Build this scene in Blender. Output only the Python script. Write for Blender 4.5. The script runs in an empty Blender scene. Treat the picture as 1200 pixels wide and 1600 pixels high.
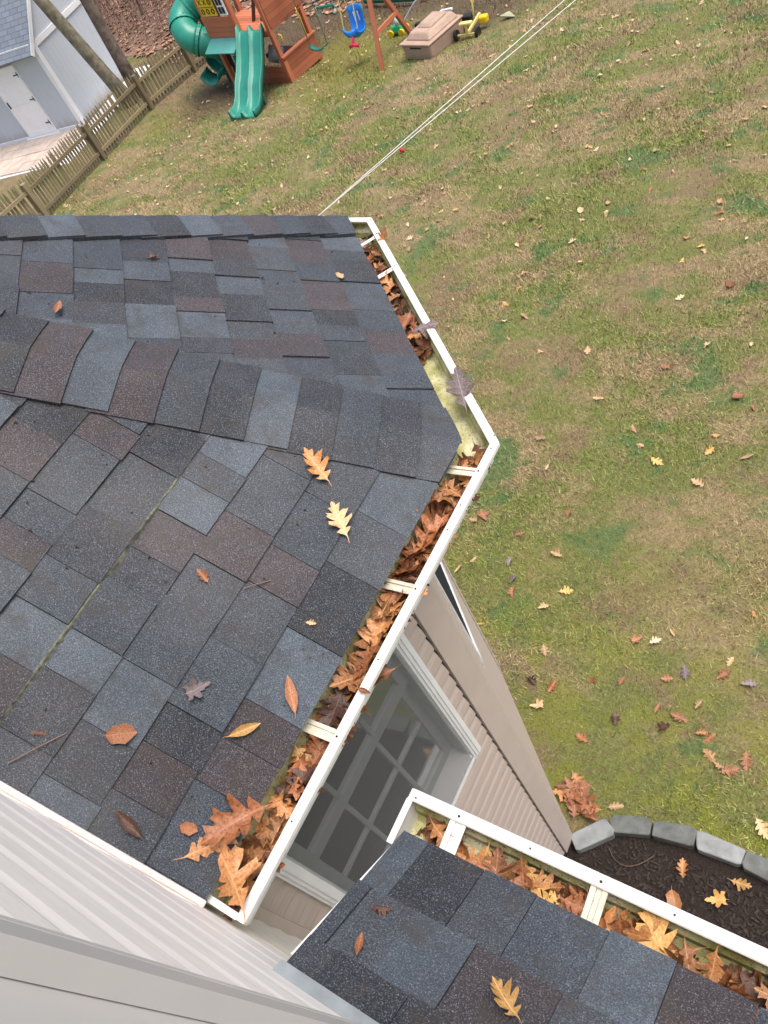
import bpy, math, random
import numpy as np
from mathutils import Vector, Matrix

# ------------------------------------------------------------------ scene, camera, light
S = bpy.context.scene
COL = S.collection
R = math.radians
RX = (0.821419, 0.457367, -0.340714)      # camera right
RY = (0.194224, -0.786024, -0.586894)     # camera down
RZ = (-0.536235, 0.415911, -0.734486)     # view direction
CAM = Vector((0, 0, 5.6))
cd = bpy.data.cameras.new('camera')
cam = bpy.data.objects.new('camera', cd); COL.objects.link(cam)
cam.matrix_world = Matrix(((RX[0], -RY[0], -RZ[0], CAM.x), (RX[1], -RY[1], -RZ[1], CAM.y),
                           (RX[2], -RY[2], -RZ[2], CAM.z), (0, 0, 0, 1)))
cd.sensor_fit = 'VERTICAL'; cd.sensor_height = 32; cd.lens = 1228.8 / 1600 * 32
cd.clip_start = 0.02; cd.clip_end = 2000
S.camera = cam
S.render.resolution_x = 768; S.render.resolution_y = 1024
SUN_EL, SUN_AZ = 72, 65                   # azimuth from +Y towards +X
w = bpy.data.worlds.new('World'); S.world = w; w.use_nodes = True
wn = w.node_tree; bg = wn.nodes['Background']
sky = wn.nodes.new('ShaderNodeTexSky'); sky.sky_type = 'NISHITA'; sky.sun_disc = False
sky.sun_elevation = R(SUN_EL); sky.sun_rotation = R(SUN_AZ)
sky.air_density = 1.0; sky.dust_density = 6.0; sky.ozone_density = 0.3
wn.links.new(sky.outputs[0], bg.inputs[0]); bg.inputs[1].default_value = 0.15
sd = bpy.data.lights.new('sun', 'SUN'); sd.energy = 1.1; sd.angle = R(40); sd.color = (1.0, 0.985, 0.965)
sun = bpy.data.objects.new('sun', sd); COL.objects.link(sun)
sv = Vector((math.cos(R(SUN_EL)) * math.sin(R(SUN_AZ)), math.cos(R(SUN_EL)) * math.cos(R(SUN_AZ)), math.sin(R(SUN_EL))))
sun.rotation_euler = sv.to_track_quat('Z', 'Y').to_euler(); sun.location = (0, 20, 30)
S.view_settings.view_transform = 'Standard'; S.view_settings.look = 'None'
S.view_settings.exposure = 0.78; S.view_settings.gamma = 1
rnd = random.Random(11)
nr = np.random.default_rng(5)

# ------------------------------------------------------------------ materials
class NT:
    def __init__(s, name, rough=.6, spec=.3, metal=0):
        s.m = bpy.data.materials.new(name); s.m.use_nodes = True
        s.t = s.m.node_tree; s.b = s.t.nodes['Principled BSDF']
        s.b.inputs['Roughness'].default_value = rough; s.b.inputs['Specular IOR Level'].default_value = spec
        s.b.inputs['Metallic'].default_value = metal
    def n(s, typ, **k):
        x = s.t.nodes.new('ShaderNode' + typ)
        for a, b in k.items(): setattr(x, a, b)
        return x
    def l(s, a, b): s.t.links.new(a, b)
    def pos(s): return s.n('NewGeometry').outputs['Position']
    def obj(s): return s.n('TexCoord').outputs['Object']
    def mapping(s, src, scale=(1, 1, 1), rot=(0, 0, 0)):
        m = s.n('Mapping'); m.inputs['Scale'].default_value = scale; m.inputs['Rotation'].default_value = rot
        s.l(src, m.inputs['Vector']); return m.outputs[0]
    def noise(s, src, scale, detail=4, rough=.55):
        x = s.n('TexNoise'); x.inputs['Scale'].default_value = scale; x.inputs['Detail'].default_value = detail
        x.inputs['Roughness'].default_value = rough; s.l(src, x.inputs['Vector']); return x.outputs['Fac']
    def voro(s, src, scale, out='Distance'):
        x = s.n('TexVoronoi'); x.inputs['Scale'].default_value = scale; s.l(src, x.inputs['Vector']); return x.outputs[out]
    def ramp(s, src, stops, interp='LINEAR'):
        x = s.n('ValToRGB'); x.color_ramp.interpolation = interp
        e = x.color_ramp.elements
        while len(e) < len(stops): e.new(.5)
        for i, (p, c) in enumerate(stops):
            e[i].position = p; e[i].color = (c, c, c, 1) if isinstance(c, (int, float)) else (*c, 1)
        s.l(src, x.inputs[0]); return x.outputs[0]
    def mix(s, fac, a, b, mode='MIX'):
        x = s.n('Mix', data_type='RGBA', blend_type=mode)
        for sock, v in ((x.inputs[0], fac), (x.inputs[6], a), (x.inputs[7], b)):
            if isinstance(v, (int, float)): sock.default_value = v
            elif isinstance(v, tuple): sock.default_value = (*v, 1)
            else: s.l(v, sock)
        return x.outputs[2]
    def math(s, op, a, b=0.0, clamp=False):
        x = s.n('Math', operation=op, use_clamp=clamp)
        for i, v in enumerate((a, b)):
            if isinstance(v, (int, float)): x.inputs[i].default_value = v
            else: s.l(v, x.inputs[i])
        return x.outputs[0]
    def rand(s): return s.n('ObjectInfo').outputs['Random']
    def bump(s, h, strength=.3, dist=.01):
        x = s.n('Bump'); x.inputs['Strength'].default_value = strength; x.inputs['Distance'].default_value = dist
        s.l(h, x.inputs['Height']); s.l(x.outputs[0], s.b.inputs['Normal'])
    def col(s, c):
        if isinstance(c, tuple): s.b.inputs['Base Color'].default_value = (*c, 1)
        else: s.l(c, s.b.inputs['Base Color'])
        return s.m

def simple(name, c, rough=.5, var=.15, scale=6, dirt=0, dirtc=(.12, .10, .07), bump=0, spec=.3):
    k = NT(name, rough, spec); p = k.pos()
    n = k.noise(p, scale, 5)
    c2 = tuple(x * (1 - var) for x in c); c3 = tuple(min(1, x * (1 + var)) for x in c)
    o = k.ramp(n, [(.3, c2), (.7, c3)])
    if dirt:
        d = k.ramp(k.noise(p, scale * 5, 6, .7), [(.6, 0.0), (.75, 1.0)])
        o = k.mix(k.math('MULTIPLY', d, dirt), o, dirtc)
    if bump: k.bump(k.noise(p, scale * 8, 4), bump, .004)
    return k.col(o)

def shingle_mat(name, c, c2):
    k = NT(name, .72, .35); p = k.pos()
    big = k.noise(p, 7, 6, .62)
    base = k.mix(k.ramp(big, [(.38, 0.0), (.62, 1.0)]), c, c2)
    r = k.math('ADD', k.math('MULTIPLY', k.rand(), .45), .76)
    cr = k.n('CombineColor'); [k.l(r, cr.inputs[i]) for i in range(3)]
    base = k.mix(1.0, base, cr.outputs[0], 'MULTIPLY')
    g = k.noise(p, 330, 2, .8)
    base = k.mix(k.ramp(g, [(.42, .75), (.52, 0.0)]), base, tuple(x * .35 for x in c))
    base = k.mix(k.ramp(g, [(.56, 0.0), (.68, .75)]), base, (.20, .225, .26))
    v = k.voro(p, 160, 'Distance')
    gate = k.ramp(k.noise(p, 41, 2), [(.5, 0.0), (.62, 1.0)])
    base = k.mix(k.math('MULTIPLY', k.ramp(v, [(.10, .85), (.17, 0.0)]), gate), base, (.38, .39, .40))
    dirt = k.ramp(k.noise(p, 11, 7, .74), [(.52, 0.0), (.68, .7)])
    base = k.mix(dirt, base, (.045, .038, .032))
    k.l(k.ramp(k.noise(p, 2.2, 3), [(.35, .45), (.6, .8)]), k.b.inputs['Roughness'])
    k.bump(g, .55, .003)
    return k.col(base)

SH = [shingle_mat('shingle_slate', (.042, .052, .067), (.056, .068, .086)),
      shingle_mat('shingle_charcoal', (.024, .027, .035), (.038, .043, .053)),
      shingle_mat('shingle_blue_grey', (.080, .100, .125), (.060, .074, .093)),
      shingle_mat('shingle_brown', (.060, .046, .050), (.045, .041, .048)),
      shingle_mat('shingle_grey', (.054, .060, .071), (.042, .049, .061))]
M = {}
M['felt'] = simple('roof_felt', (.02, .02, .022), .9)
M['white'] = simple('white_aluminium', (.78, .78, .75), .45, .07, 9, .6, (.26, .23, .16))
def gutter_inside():
    k = NT('stained_gutter_metal', .6); p = k.pos()
    n = k.noise(p, 14, 5)
    o = k.ramp(n, [(.3, (.26, .25, .07)), (.5, (.50, .49, .25)), (.66, (.70, .68, .48))])
    sp = k.ramp(k.noise(p, 150, 4, .8), [(.57, 0.0), (.62, 1.0)])
    return k.col(k.mix(sp, o, (.06, .05, .03)))
M['gutter_in'] = gutter_inside()
def vinyl(name, c, streak=.25):
    k = NT(name, .5, .35); p = k.pos()
    n = k.noise(k.mapping(p, (3, 3, 25)), 3, 5)
    o = k.ramp(n, [(.3, tuple(x * .93 for x in c)), (.7, tuple(min(1, x * 1.04) for x in c))])
    d = k.ramp(k.noise(k.mapping(p, (9, 9, 16)), 9, 6, .75), [(.66, 0.0), (.74, streak)])
    o = k.mix(d, o, (.16, .14, .11))
    k.bump(k.noise(k.mapping(p, (1, 1, 12)), 60, 3), .05, .002)
    return k.col(o)
M['taupe'] = vinyl('taupe_vinyl', (.49, .415, .37))
M['offwhite'] = vinyl('off_white_vinyl', (.86, .825, .79), .9)
M['sheath'] = simple('dark_sheathing', (.05, .042, .036), .9)
M['taupe_trim'] = simple('taupe_trim', (.51, .435, .39), .5, .05)
M['pink_trim'] = simple('cream_trim', (.70, .62, .57), .5, .08, 9, .5)
M['winwhite'] = simple('window_white', (.76, .77, .78), .4, .04, 8, .15)
M['wingrey'] = simple('window_sash_grey', (.52, .545, .545), .45, .06, 8, .2)
M['flash'] = simple('galvanised_flashing', (.27, .30, .31), .35, .2, 14, .4, (.30, .33, .24))
M['wood_red'] = None
def wood(name, c, c2, scale=5, rough=.6):
    k = NT(name, rough); p = k.obj()
    n = k.noise(k.mapping(p, (1, 1, 1)), scale, 6, .65); r = k.rand()
    o = k.mix(n, c, c2)
    f = k.math('ADD', k.math('MULTIPLY', r, .5), .75)
    cc = k.n('CombineColor'); [k.l(f, cc.inputs[i]) for i in range(3)]
    k.bump(k.noise(p, scale * 7, 4), .25, .004)
    return k.col(k.mix(1.0, o, cc.outputs[0], 'MULTIPLY'))
M['wood_red'] = wood('stained_cedar', (.50, .17, .085), (.36, .115, .06), 4)
M['wood_dark'] = wood('dark_stained_wood', (.10, .045, .03), (.07, .035, .025), 4)
M['wood_fence'] = wood('weathered_fence_wood', (.28, .225, .135), (.165, .135, .08), 6, .85)
M['green_pl'] = simple('green_plastic', (.022, .225, .165), .35, .15, 3, .1, spec=.5)
M['green_tube'] = simple('green_tube_plastic', (.022, .25, .175), .33, .15, 3, .1, spec=.5)
M['green_lt'] = simple('light_green_plastic', (.11, .38, .33), .4, .1, 3)
M['green_dk'] = simple('dark_green_plastic', (.012, .12, .085), .4, .1, 3)
M['yellow'] = simple('yellow_plastic', (.75, .50, .02), .4, .1, 5)
M['pale_yellow'] = simple('pale_yellow_plastic', (.72, .58, .20), .45, .1, 5)
M['white_pl'] = simple('white_plastic', (.86, .86, .86), .4, .03)
M['black'] = simple('black_plastic', (.015, .015, .017), .5, .1)
M['blue'] = simple('blue_plastic', (.01, .22, .68), .3, .1, 5, spec=.5)
M['pink'] = simple('pink_plastic', (.72, .03, .11), .35, .1, 5)
M['red'] = simple('red_plastic', (.50, .03, .04), .4, .1, 5)
M['toy_green'] = simple('toy_green', (.02, .36, .14), .35, .1, 5)
M['grey_pl'] = simple('grey_plastic', (.30, .33, .36), .5, .15, 5)
M['rope_y'] = simple('yellow_rope', (.62, .55, .22), .8, .1)
M['rope_w'] = simple('white_rope', (.62, .62, .58), .8, .1, 40)
M['tan_pl'] = simple('tan_plastic', (.40, .285, .215), .6, .12, 4, .3, bump=.1)
M['metal_bk'] = simple('black_iron', (.02, .02, .02), .5, .1)
M['stone'] = simple('cut_border_stone', (.24, .255, .26), .9, .25, 11, .4, (.16, .17, .15), .6)
M['stone2'] = simple('mossy_border_stone', (.125, .135, .13), .9, .3, 13, .5, (.11, .12, .09), .6)
M['paver'] = simple('patio_paver', (.52, .43, .36), .85, .2, 3, .4, (.30, .24, .19), .4)
M['concrete'] = simple('concrete', (.62, .61, .59), .9, .12, 3, .3, (.4, .38, .34), .3)
M['bark'] = simple('bark', (.16, .125, .10), .95, .45, 7, .5, (.05, .045, .03), .9)
M['bark_moss'] = simple('mossy_bark', (.19, .17, .12), .95, .45, 6, .55, (.05, .055, .03), .9)
M['twig'] = simple('twig', (.20, .135, .11), .9, .3, 2)
M['interior'] = simple('room_wall', (.30, .28, .26), .9)
M['curtain'] = simple('curtain_cloth', (.62, .62, .60), .9, .08, 4)
M['cushion'] = simple('charcoal_upholstery', (.055, .06, .07), .9, .3, 9)
M['floorwood'] = simple('room_floor', (.12, .08, .06), .6, .3, 3)
def shed_siding():
    k = NT('grey_blue_panel_siding', .6); p = k.obj()
    w_ = k.n('TexWave', wave_type='BANDS', bands_direction='X'); w_.inputs['Scale'].default_value = 1.6
    k.l(p, w_.inputs['Vector'])
    n = k.noise(k.mapping(p, (6, 6, .7)), 2, 5)
    o = k.mix(n, (.46, .50, .55), (.55, .60, .65))
    dz = k.n('SeparateXYZ'); k.l(p, dz.inputs[0])
    d = k.ramp(k.math('ADD', dz.outputs[2], k.math('MULTIPLY', n, .5)), [(.25, .8), (.6, 0.0)])
    o = k.mix(d, o, (.36, .28, .21))
    k.bump(k.ramp(w_.outputs['Fac'], [(.03, 0.0), (.10, 1.0)]), .6, .01)
    return k.col(o)
M['shed'] = shed_siding()
def shed_roof():
    k = NT('grey_tab_shingles', .85); p = k.obj()
    b = k.n('TexBrick'); b.inputs['Scale'].default_value = 1
    for i, v in (('Mortar Size', .012), ('Brick Width', .33), ('Row Height', .16), ('Bias', 0.0)): b.inputs[i].default_value = v
    b.inputs['Color1'].default_value = (.25, .29, .34, 1); b.inputs['Color2'].default_value = (.16, .185, .22, 1)
    b.inputs['Mortar'].default_value = (.06, .065, .08, 1)
    k.l(p, b.inputs['Vector'])
    return k.col(k.mix(k.noise(p, 9, 5), b.outputs['Color'], (.20, .23, .27)))
M['shed_roof'] = shed_roof()
def glass(name, tint, refl):
    m = bpy.data.materials.new(name); m.use_nodes = True; t = m.node_tree
    for x in list(t.nodes):
        if x.type != 'OUTPUT_MATERIAL': t.nodes.remove(x)
    out = t.nodes['Material Output']
    tr = t.nodes.new('ShaderNodeBsdfTransparent'); tr.inputs[0].default_value = (*tint, 1)
    gl = t.nodes.new('ShaderNodeBsdfGlossy'); gl.inputs['Roughness'].default_value = .03
    fr = t.nodes.new('ShaderNodeFresnel'); fr.inputs[0].default_value = 1.5
    ma = t.nodes.new('ShaderNodeMath'); ma.operation = 'ADD'; ma.inputs[1].default_value = refl; ma.use_clamp = True
    mx = t.nodes.new('ShaderNodeMixShader')
    t.links.new(fr.outputs[0], ma.inputs[0]); t.links.new(ma.outputs[0], mx.inputs[0])
    t.links.new(tr.outputs[0], mx.inputs[1]); t.links.new(gl.outputs[0], mx.inputs[2]); t.links.new(mx.outputs[0], out.inputs[0])
    return m
M['glass'] = glass('window_glass', (.62, .66, .68), .0)
M['glass_painted_dark'] = simple('painted_dark_glass', (.030, .034, .042), .9, .1, 5, spec=.1)  # darkness painted in: opaque sheet instead of glass that mirrors the sky

def screen_mat():
    m = bpy.data.materials.new('insect_screen'); m.use_nodes = True; t = m.node_tree; b = t.nodes['Principled BSDF']; out = t.nodes['Material Output']
    b.inputs['Base Color'].default_value = (.15, .16, .165, 1); b.inputs['Roughness'].default_value = .8
    tr = t.nodes.new('ShaderNodeBsdfTransparent'); mx = t.nodes.new('ShaderNodeMixShader'); mx.inputs[0].default_value = .34
    t.links.new(tr.outputs[0], mx.inputs[1]); t.links.new(b.outputs[0], mx.inputs[2]); t.links.new(mx.outputs[0], out.inputs[0]); return m
M['pane_cover'] = screen_mat()
def leaf_mat(name, a, b, c, rough=.45):
    k = NT(name, rough, .4); p = k.obj()
    loc = k.n('ObjectInfo').outputs['Location']
    va = k.n('VectorMath', operation='ADD'); k.l(p, va.inputs[0]); k.l(loc, va.inputs[1])
    n = k.noise(va.outputs[0], 22, 5, .65)
    o = k.ramp(n, [(.32, a), (.52, b), (.7, c)])
    f = k.math('ADD', k.math('MULTIPLY', k.rand(), .8), .55)
    cc = k.n('CombineColor'); [k.l(f, cc.inputs[i]) for i in range(3)]
    o = k.mix(1.0, o, cc.outputs[0], 'MULTIPLY')
    s = k.n('SeparateXYZ'); k.l(p, s.inputs[0])
    rib = k.ramp(k.math('ABSOLUTE', s.outputs[1]), [(.006, .35), (.016, 0.0)])
    o = k.mix(rib, o, tuple(min(1, x * 1.5) for x in c))
    k.bump(n, .3, .01)
    return k.col(o)
LM = {'orange': leaf_mat('orange_brown_leaf', (.28, .105, .035), (.46, .21, .08), (.58, .33, .16), .3),
      'brown': leaf_mat('brown_leaf', (.14, .05, .022), (.29, .11, .045), (.38, .17, .08), .28),
      'dark': leaf_mat('dark_wet_leaf', (.035, .016, .011), (.085, .04, .026), (.14, .07, .045), .3),
      'tan': leaf_mat('tan_leaf', (.36, .21, .10), (.50, .33, .18), (.58, .42, .27), .6),
      'grey': leaf_mat('grey_mauve_leaf', (.10, .075, .075), (.20, .155, .16), (.28, .23, .24), .55),
      'red': leaf_mat('red_brown_leaf', (.20, .075, .035), (.33, .145, .075), (.44, .23, .14), .55),
      'yellow': leaf_mat('yellow_brown_leaf', (.42, .19, .04), (.56, .32, .10), (.62, .43, .20), .5)}

# ------------------------------------------------------------------ mesh helpers
def base_of(o):
    v = Vector((0, 0, 0))
    while o is not None: v += o.location; o = o.parent
    return v
def link(o, parent=None):
    COL.objects.link(o)
    if parent is not None: o.parent = parent
    return o
def V3(*a): return Vector(a)
class MB:
    def __init__(s): s.v = []; s.f = []
    def add(s, vs, fs):
        b = len(s.v); s.v += [tuple(x) for x in vs]; s.f += [tuple(i + b for i in q) for q in fs]; return s
    def hexa(s, p): return s.add(p, [(0, 3, 2, 1), (4, 5, 6, 7), (0, 1, 5, 4), (1, 2, 6, 5), (2, 3, 7, 6), (3, 0, 4, 7)])
    def box(s, x0, x1, y0, y1, z0, z1, fr=None):
        p = [(x0, y0, z0), (x1, y0, z0), (x1, y1, z0), (x0, y1, z0), (x0, y0, z1), (x1, y0, z1), (x1, y1, z1), (x0, y1, z1)]
        return s.hexa([fr(*q) for q in p] if fr else p)
    def prism(s, poly, vec):
        n = len(poly); vec = Vector(vec); a = [Vector(q) for q in poly]; b = [q + vec for q in a]
        return s.add(a + b, [tuple(range(n))[::-1], tuple(range(n, 2 * n))] + [(i, (i + 1) % n, n + (i + 1) % n, n + i) for i in range(n)])
    def bar(s, a, b, wx, wy, up=(0, 0, 1)):
        a = Vector(a); b = Vector(b); d = (b - a).normalized(); u = Vector(up)
        x = d.cross(u)
        if x.length < 1e-4: x = d.cross(Vector((1, 0, 0)))
        x.normalize(); y = x.cross(d).normalized(); x = x * wx / 2; y = y * wy / 2
        return s.hexa([a - x - y, a + x - y, a + x + y, a - x + y, b - x - y, b + x - y, b + x + y, b - x + y])
    def tube(s, pts, r, n=8, cap=True):
        pts = [Vector(q) for q in pts]; m = len(pts)
        rr = r if isinstance(r, (list, tuple)) else [r] * m
        vs = []; prev = None
        for i, q in enumerate(pts):
            d = (pts[min(i + 1, m - 1)] - pts[max(i - 1, 0)]).normalized()
            if prev is None: x = d.orthogonal().normalized()
            else: x = (prev - d * prev.dot(d)).normalized()
            prev = x; y = d.cross(x)
            vs += [q + (x * math.cos(2 * math.pi * j / n) + y * math.sin(2 * math.pi * j / n)) * rr[i] for j in range(n)]
        fs = [(i * n + j, i * n + (j + 1) % n, (i + 1) * n + (j + 1) % n, (i + 1) * n + j) for i in range(m - 1) for j in range(n)]
        if cap: fs += [tuple(range(n))[::-1], tuple((m - 1) * n + j for j in range(n))]
        return s.add(vs, fs)
    def disc(s, c, axis, r, h, n=16): a = Vector(axis).normalized() * h / 2; return s.tube([Vector(c) - a, Vector(c) + a], r, n)
    def sheet(s, rows):
        n = len(rows[0]); m = len(rows)
        return s.add([q for r_ in rows for q in r_], [(i * n + j, i * n + j + 1, (i + 1) * n + j + 1, (i + 1) * n + j) for i in range(m - 1) for j in range(n - 1)])
    def mesh(s, name, off=Vector((0, 0, 0)), smooth=False):
        me = bpy.data.meshes.new(name)
        me.from_pydata([(x - off[0], y - off[1], z - off[2]) for x, y, z in s.v], [], s.f); me.update()
        if smooth: me.polygons.foreach_set('use_smooth', [True] * len(me.polygons))
        return me
    def build(s, name, mat, parent=None, smooth=False, bevel=0, solid=0):
        off = base_of(parent) if parent is not None else Vector((0, 0, 0))
        o = bpy.data.objects.new(name, s.mesh(name, off, smooth)); o.data.materials.append(mat)
        link(o, parent)
        if solid: d = o.modifiers.new('solid', 'SOLIDIFY'); d.thickness = solid; d.offset = 0
        if bevel: b = o.modifiers.new('bevel', 'BEVEL'); b.width = bevel; b.segments = 2; b.limit_method = 'ANGLE'
        return o
def tag(o, label=None, cat=None, group=None, kind=None):
    for a, b in (('label', label), ('category', cat), ('group', group), ('kind', kind)):
        if b: o[a] = b
    return o
def thing(name, label, cat, loc, group=None):
    o = bpy.data.objects.new(name, None); o.location = loc; o.empty_display_size = .2; link(o); return tag(o, label, cat, group)
def copy_at(src, parent, loc, rot=None, mat=None):
    o = src.copy(); link(o, parent)
    o.location = Vector(loc) - (base_of(parent) if parent is not None else Vector())
    if rot is not None: o.rotation_euler = rot
    return o
def gz(x, y):
    d = -.66 * x + .75 * y
    return -.10 * (min(max(d, 1.69), 24) - 1.69)

# ------------------------------------------------------------------ ground
def ground_mat(name, blade=False):
    k = NT(name, .95, .12); p = k.pos()
    ps = k.mapping(p, (.42, 1.25, 1), (0, 0, R(-28)))
    n1 = k.noise(ps, .95, 5, .6); n2 = k.noise(p, 2.6, 5, .65); n3 = k.noise(p, 9, 4, .6); n4 = k.noise(p, 60, 4, .7)
    green = k.mix(n3, (.118, .185, .036), (.215, .262, .066))
    tan = k.mix(n3, (.32, .245, .130), (.43, .325, .195))
    soil = k.mix(n4, (.18, .118, .070), (.33, .235, .155))
    o = k.mix(k.ramp(k.math('ADD', k.math('MULTIPLY', n1, .62), k.math('MULTIPLY', n2, .38)), [(.46, 0.0), (.56, .95)]), green, tan)
    o = k.mix(k.ramp(k.noise(p, 1.15, 7, .76), [(.51, 0.0), (.60, .8)]), o, soil)
    o = k.mix(k.ramp(k.noise(p, 22, 5, .75), [(.50, 0.0), (.62, .75)]), o, (.15, .125, .06))
    o = k.mix(k.ramp(k.noise(k.mapping(p, (1, 1, 1), (0, 0, 1)), 31, 4, .75), [(.56, 0.0), (.66, .7)]), o, (.44, .39, .20))
    lush = k.ramp(k.noise(p, 1.9, 4, .6), [(.56, 0.0), (.64, .85)])
    o = k.mix(lush, o, (.085, .185, .060))
    s = k.n('SeparateXYZ'); k.l(p, s.inputs[0])
    # moss towards the shaded house corner, bare soil under the play set
    moss = k.math('MULTIPLY', k.ramp(k.math('ADD', s.outputs[1], k.math('MULTIPLY', n1, 1.6)), [(0.0, 1.0), (1.0, 0.0)]), 1.0)
    mr = k.n('MapRange'); mr.inputs[1].default_value = 4.6; mr.inputs[2].default_value = 2.2
    k.l(k.math('ADD', s.outputs[1], k.math('MULTIPLY', n2, 1.2)), mr.inputs[0])
    mossf = k.math('MULTIPLY', mr.outputs[0], k.ramp(n2, [(.46, 0.0), (.55, .9)]))
    o = k.mix(mossf, o, k.mix(n4, (.15, .21, .018), (.27, .31, .045)))
    def spot(cx, cy, r0, r1, amt):
        d = k.n('VectorMath', operation='DISTANCE'); k.l(k.mapping(p, (1, 1, 0)), d.inputs[0]); d.inputs[1].default_value = (cx, cy, 0)
        m_ = k.n('MapRange'); m_.inputs[1].default_value = r1; m_.inputs[2].default_value = r0
        k.l(k.math('ADD', d.outputs['Value'], k.math('MULTIPLY', n2, 1.6)), m_.inputs[0])
        return k.math('MULTIPLY', m_.outputs[0], amt)
    dark = k.mix(n4, (.060, .042, .030), (.115, .085, .062))
    for a in ((-16.5, 21.0, 4.0, 5.4, .95), (-12.5, 22.2, 3.4, 5.2, .92), (-17.6, 16.7, 2.0, 3.2, .8), (-10.6, 18.2, 1.9, 3.0, .9), (-20.5, 21.5, 3.6, 6.0, .9),
              (-8.6, 21.2, 2.6, 4.4, .8)):
        o = k.mix(spot(*a), o, dark)
    for a in ((-14.5, 17.6, 1.3, 3.2, .7), (-13.0, 16.0, 1.2, 3.0, .7), (-19.2, 15.2, .6, 2.0, .5)):
        o = k.mix(spot(*a), o, (.20, .215, .025))
    for a in ((-18.8, 11.8, .7, 1.9, .6), (-20.2, 16.2, .7, 1.8, .75), (-20.0, 18.0, .7, 1.8, .75), (-17.0, 13.2, .5, 1.5, .5), (-15.2, 13.9, .4, 1.3, .6)):
        o = k.mix(spot(*a), o, soil)
    if blade:
        a = k.n('Attribute', attribute_name='shade'); f = k.math('ADD', k.math('MULTIPLY', a.outputs['Fac'], 1.15), .52)
        cc = k.n('CombineColor'); [k.l(f, cc.inputs[i]) for i in range(3)]
        o = k.mix(1.0, o, cc.outputs[0], 'MULTIPLY')
        o = k.mix(k.ramp(a.outputs['Fac'], [(.82, 0.0), (.95, .5)]), o, (.52, .42, .24))
    else:
        o = k.mix(.35, o, (.16, .115, .07))
        o = k.mix(k.ramp(n4, [(.35, .6), (.5, 0.0)]), o, (.07, .06, .03))
        k.bump(n4, .8, .03)
    return k.col(o)
M['lawn'] = ground_mat('lawn_soil'); M['grass'] = ground_mat('grass_blades', True)
xs = np.concatenate([[-600, -250, -120, -80, -60, -48, -40], np.arange(-34, 8.01, .3), [12, 20, 40, 100, 300, 600]])
ys = np.concatenate([[-600, -200, -60, -20, -8], np.arange(-3, 32.01, .3), [36, 42, 50, 70, 120, 300, 600]])
gx, gy = np.meshgrid(xs, ys)
d = np.clip(-.66 * gx + .75 * gy, 1.69, 24)
gzz = -.10 * (d - 1.69)
near = (gx > -34) & (gx < 8) & (gy > 1.2) & (gy < 32)
gzz = gzz + np.where(near, .012 * np.sin(gx * 2.1 + 1.3 * np.sin(gy * 1.1)) * np.cos(gy * 1.7), 0)
nv = gx.size; W_ = len(xs)
idx = np.arange(nv).reshape(gx.shape)
quads = np.stack([idx[:-1, :-1], idx[:-1, 1:], idx[1:, 1:], idx[1:, :-1]], -1).reshape(-1, 4)
me = bpy.data.meshes.new('lawn'); me.from_pydata(np.stack([gx, gy, gzz], -1).reshape(-1, 3).tolist(), [], quads.tolist()); me.update()
lawn = bpy.data.objects.new('lawn', me); me.materials.append(M['lawn']); link(lawn)
tag(lawn, 'patchy winter lawn with brown and mossy green areas', kind='structure')

BED = [(-1.40, .93), (-1.30, 1.10), (-1.16, 1.20), (-.93, 1.27), (-.67, 1.31), (-.39, 1.31), (-.12, 1.29), (.2, 1.24), (.6, 1.12), (1.1, .95), (2.2, .7), (2.2, -.15), (-1.36, -.15)]
def in_bed(x, y): return (x > -1.45) & (y < 1.30 - .02 - .22 * np.maximum(0, -.9 - x) ** .8) & (x < 2.2)

# grass blades: one mesh of many small leaning blades, dense where the lawn is near the house
N = 620000
cand = 2600000
bx = nr.uniform(-22.5, 3.5, cand); by = nr.uniform(1.0, 23.5, cand)
dd = np.sqrt(bx ** 2 + by ** 2 + 31)
vx = bx * RX[0] + by * RX[1]; vz = bx * RZ[0] + by * RZ[1] + 5.6 * .73
keep = nr.random(cand) < np.clip((8.0 / dd) ** 2, 0, 1)
keep &= ~((bx > -1.5) & (by < 1.36)) & ~((bx < -1.4) & (by < 1.06 + (-1.371 - bx) * .985) & (by < 2.1))
keep &= ~((bx < -20.4))
patch = np.sin(bx * 1.3 + 2 * np.sin(by * .6)) * np.cos(by * 1.1 + np.sin(bx * .9)) + .5 * np.sin(bx * 4.1 + by * 3.3)
keep &= nr.random(cand) < np.clip(.68 + .4 * patch, .22, 1)
bx = bx[keep][:N]; by = by[keep][:N]; n_ = len(bx); dd = dd[keep][:N]
bz = -.10 * (np.clip(-.66 * bx + .75 * by, 1.69, 24) - 1.69) - .006
ang = nr.uniform(0, 6.283, n_); tilt = nr.uniform(.25, 1.35, n_); L = nr.uniform(.025, .075, n_)
wd = nr.uniform(.0022, .0045, n_) * np.clip(dd / 7, 1, 2.2)
L = L * np.clip(dd / 9, 1, 1.5)
tx = bx + np.sin(tilt) * np.cos(ang) * L; ty = by + np.sin(tilt) * np.sin(ang) * L; tz = bz + np.cos(tilt) * L
px = -np.sin(ang) * wd; py = np.cos(ang) * wd
co = np.empty((n_ * 3, 3), np.float32)
co[0::3] = np.stack([bx - px, by - py, bz], 1); co[1::3] = np.stack([bx + px, by + py, bz], 1); co[2::3] = np.stack([tx, ty, tz], 1)
me = bpy.data.meshes.new('grass'); me.vertices.add(n_ * 3); me.vertices.foreach_set('co', co.ravel())
me.loops.add(n_ * 3); me.loops.foreach_set('vertex_index', np.arange(n_ * 3, dtype=np.int32))
me.polygons.add(n_); me.polygons.foreach_set('loop_start', np.arange(0, n_ * 3, 3, dtype=np.int32))
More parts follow.
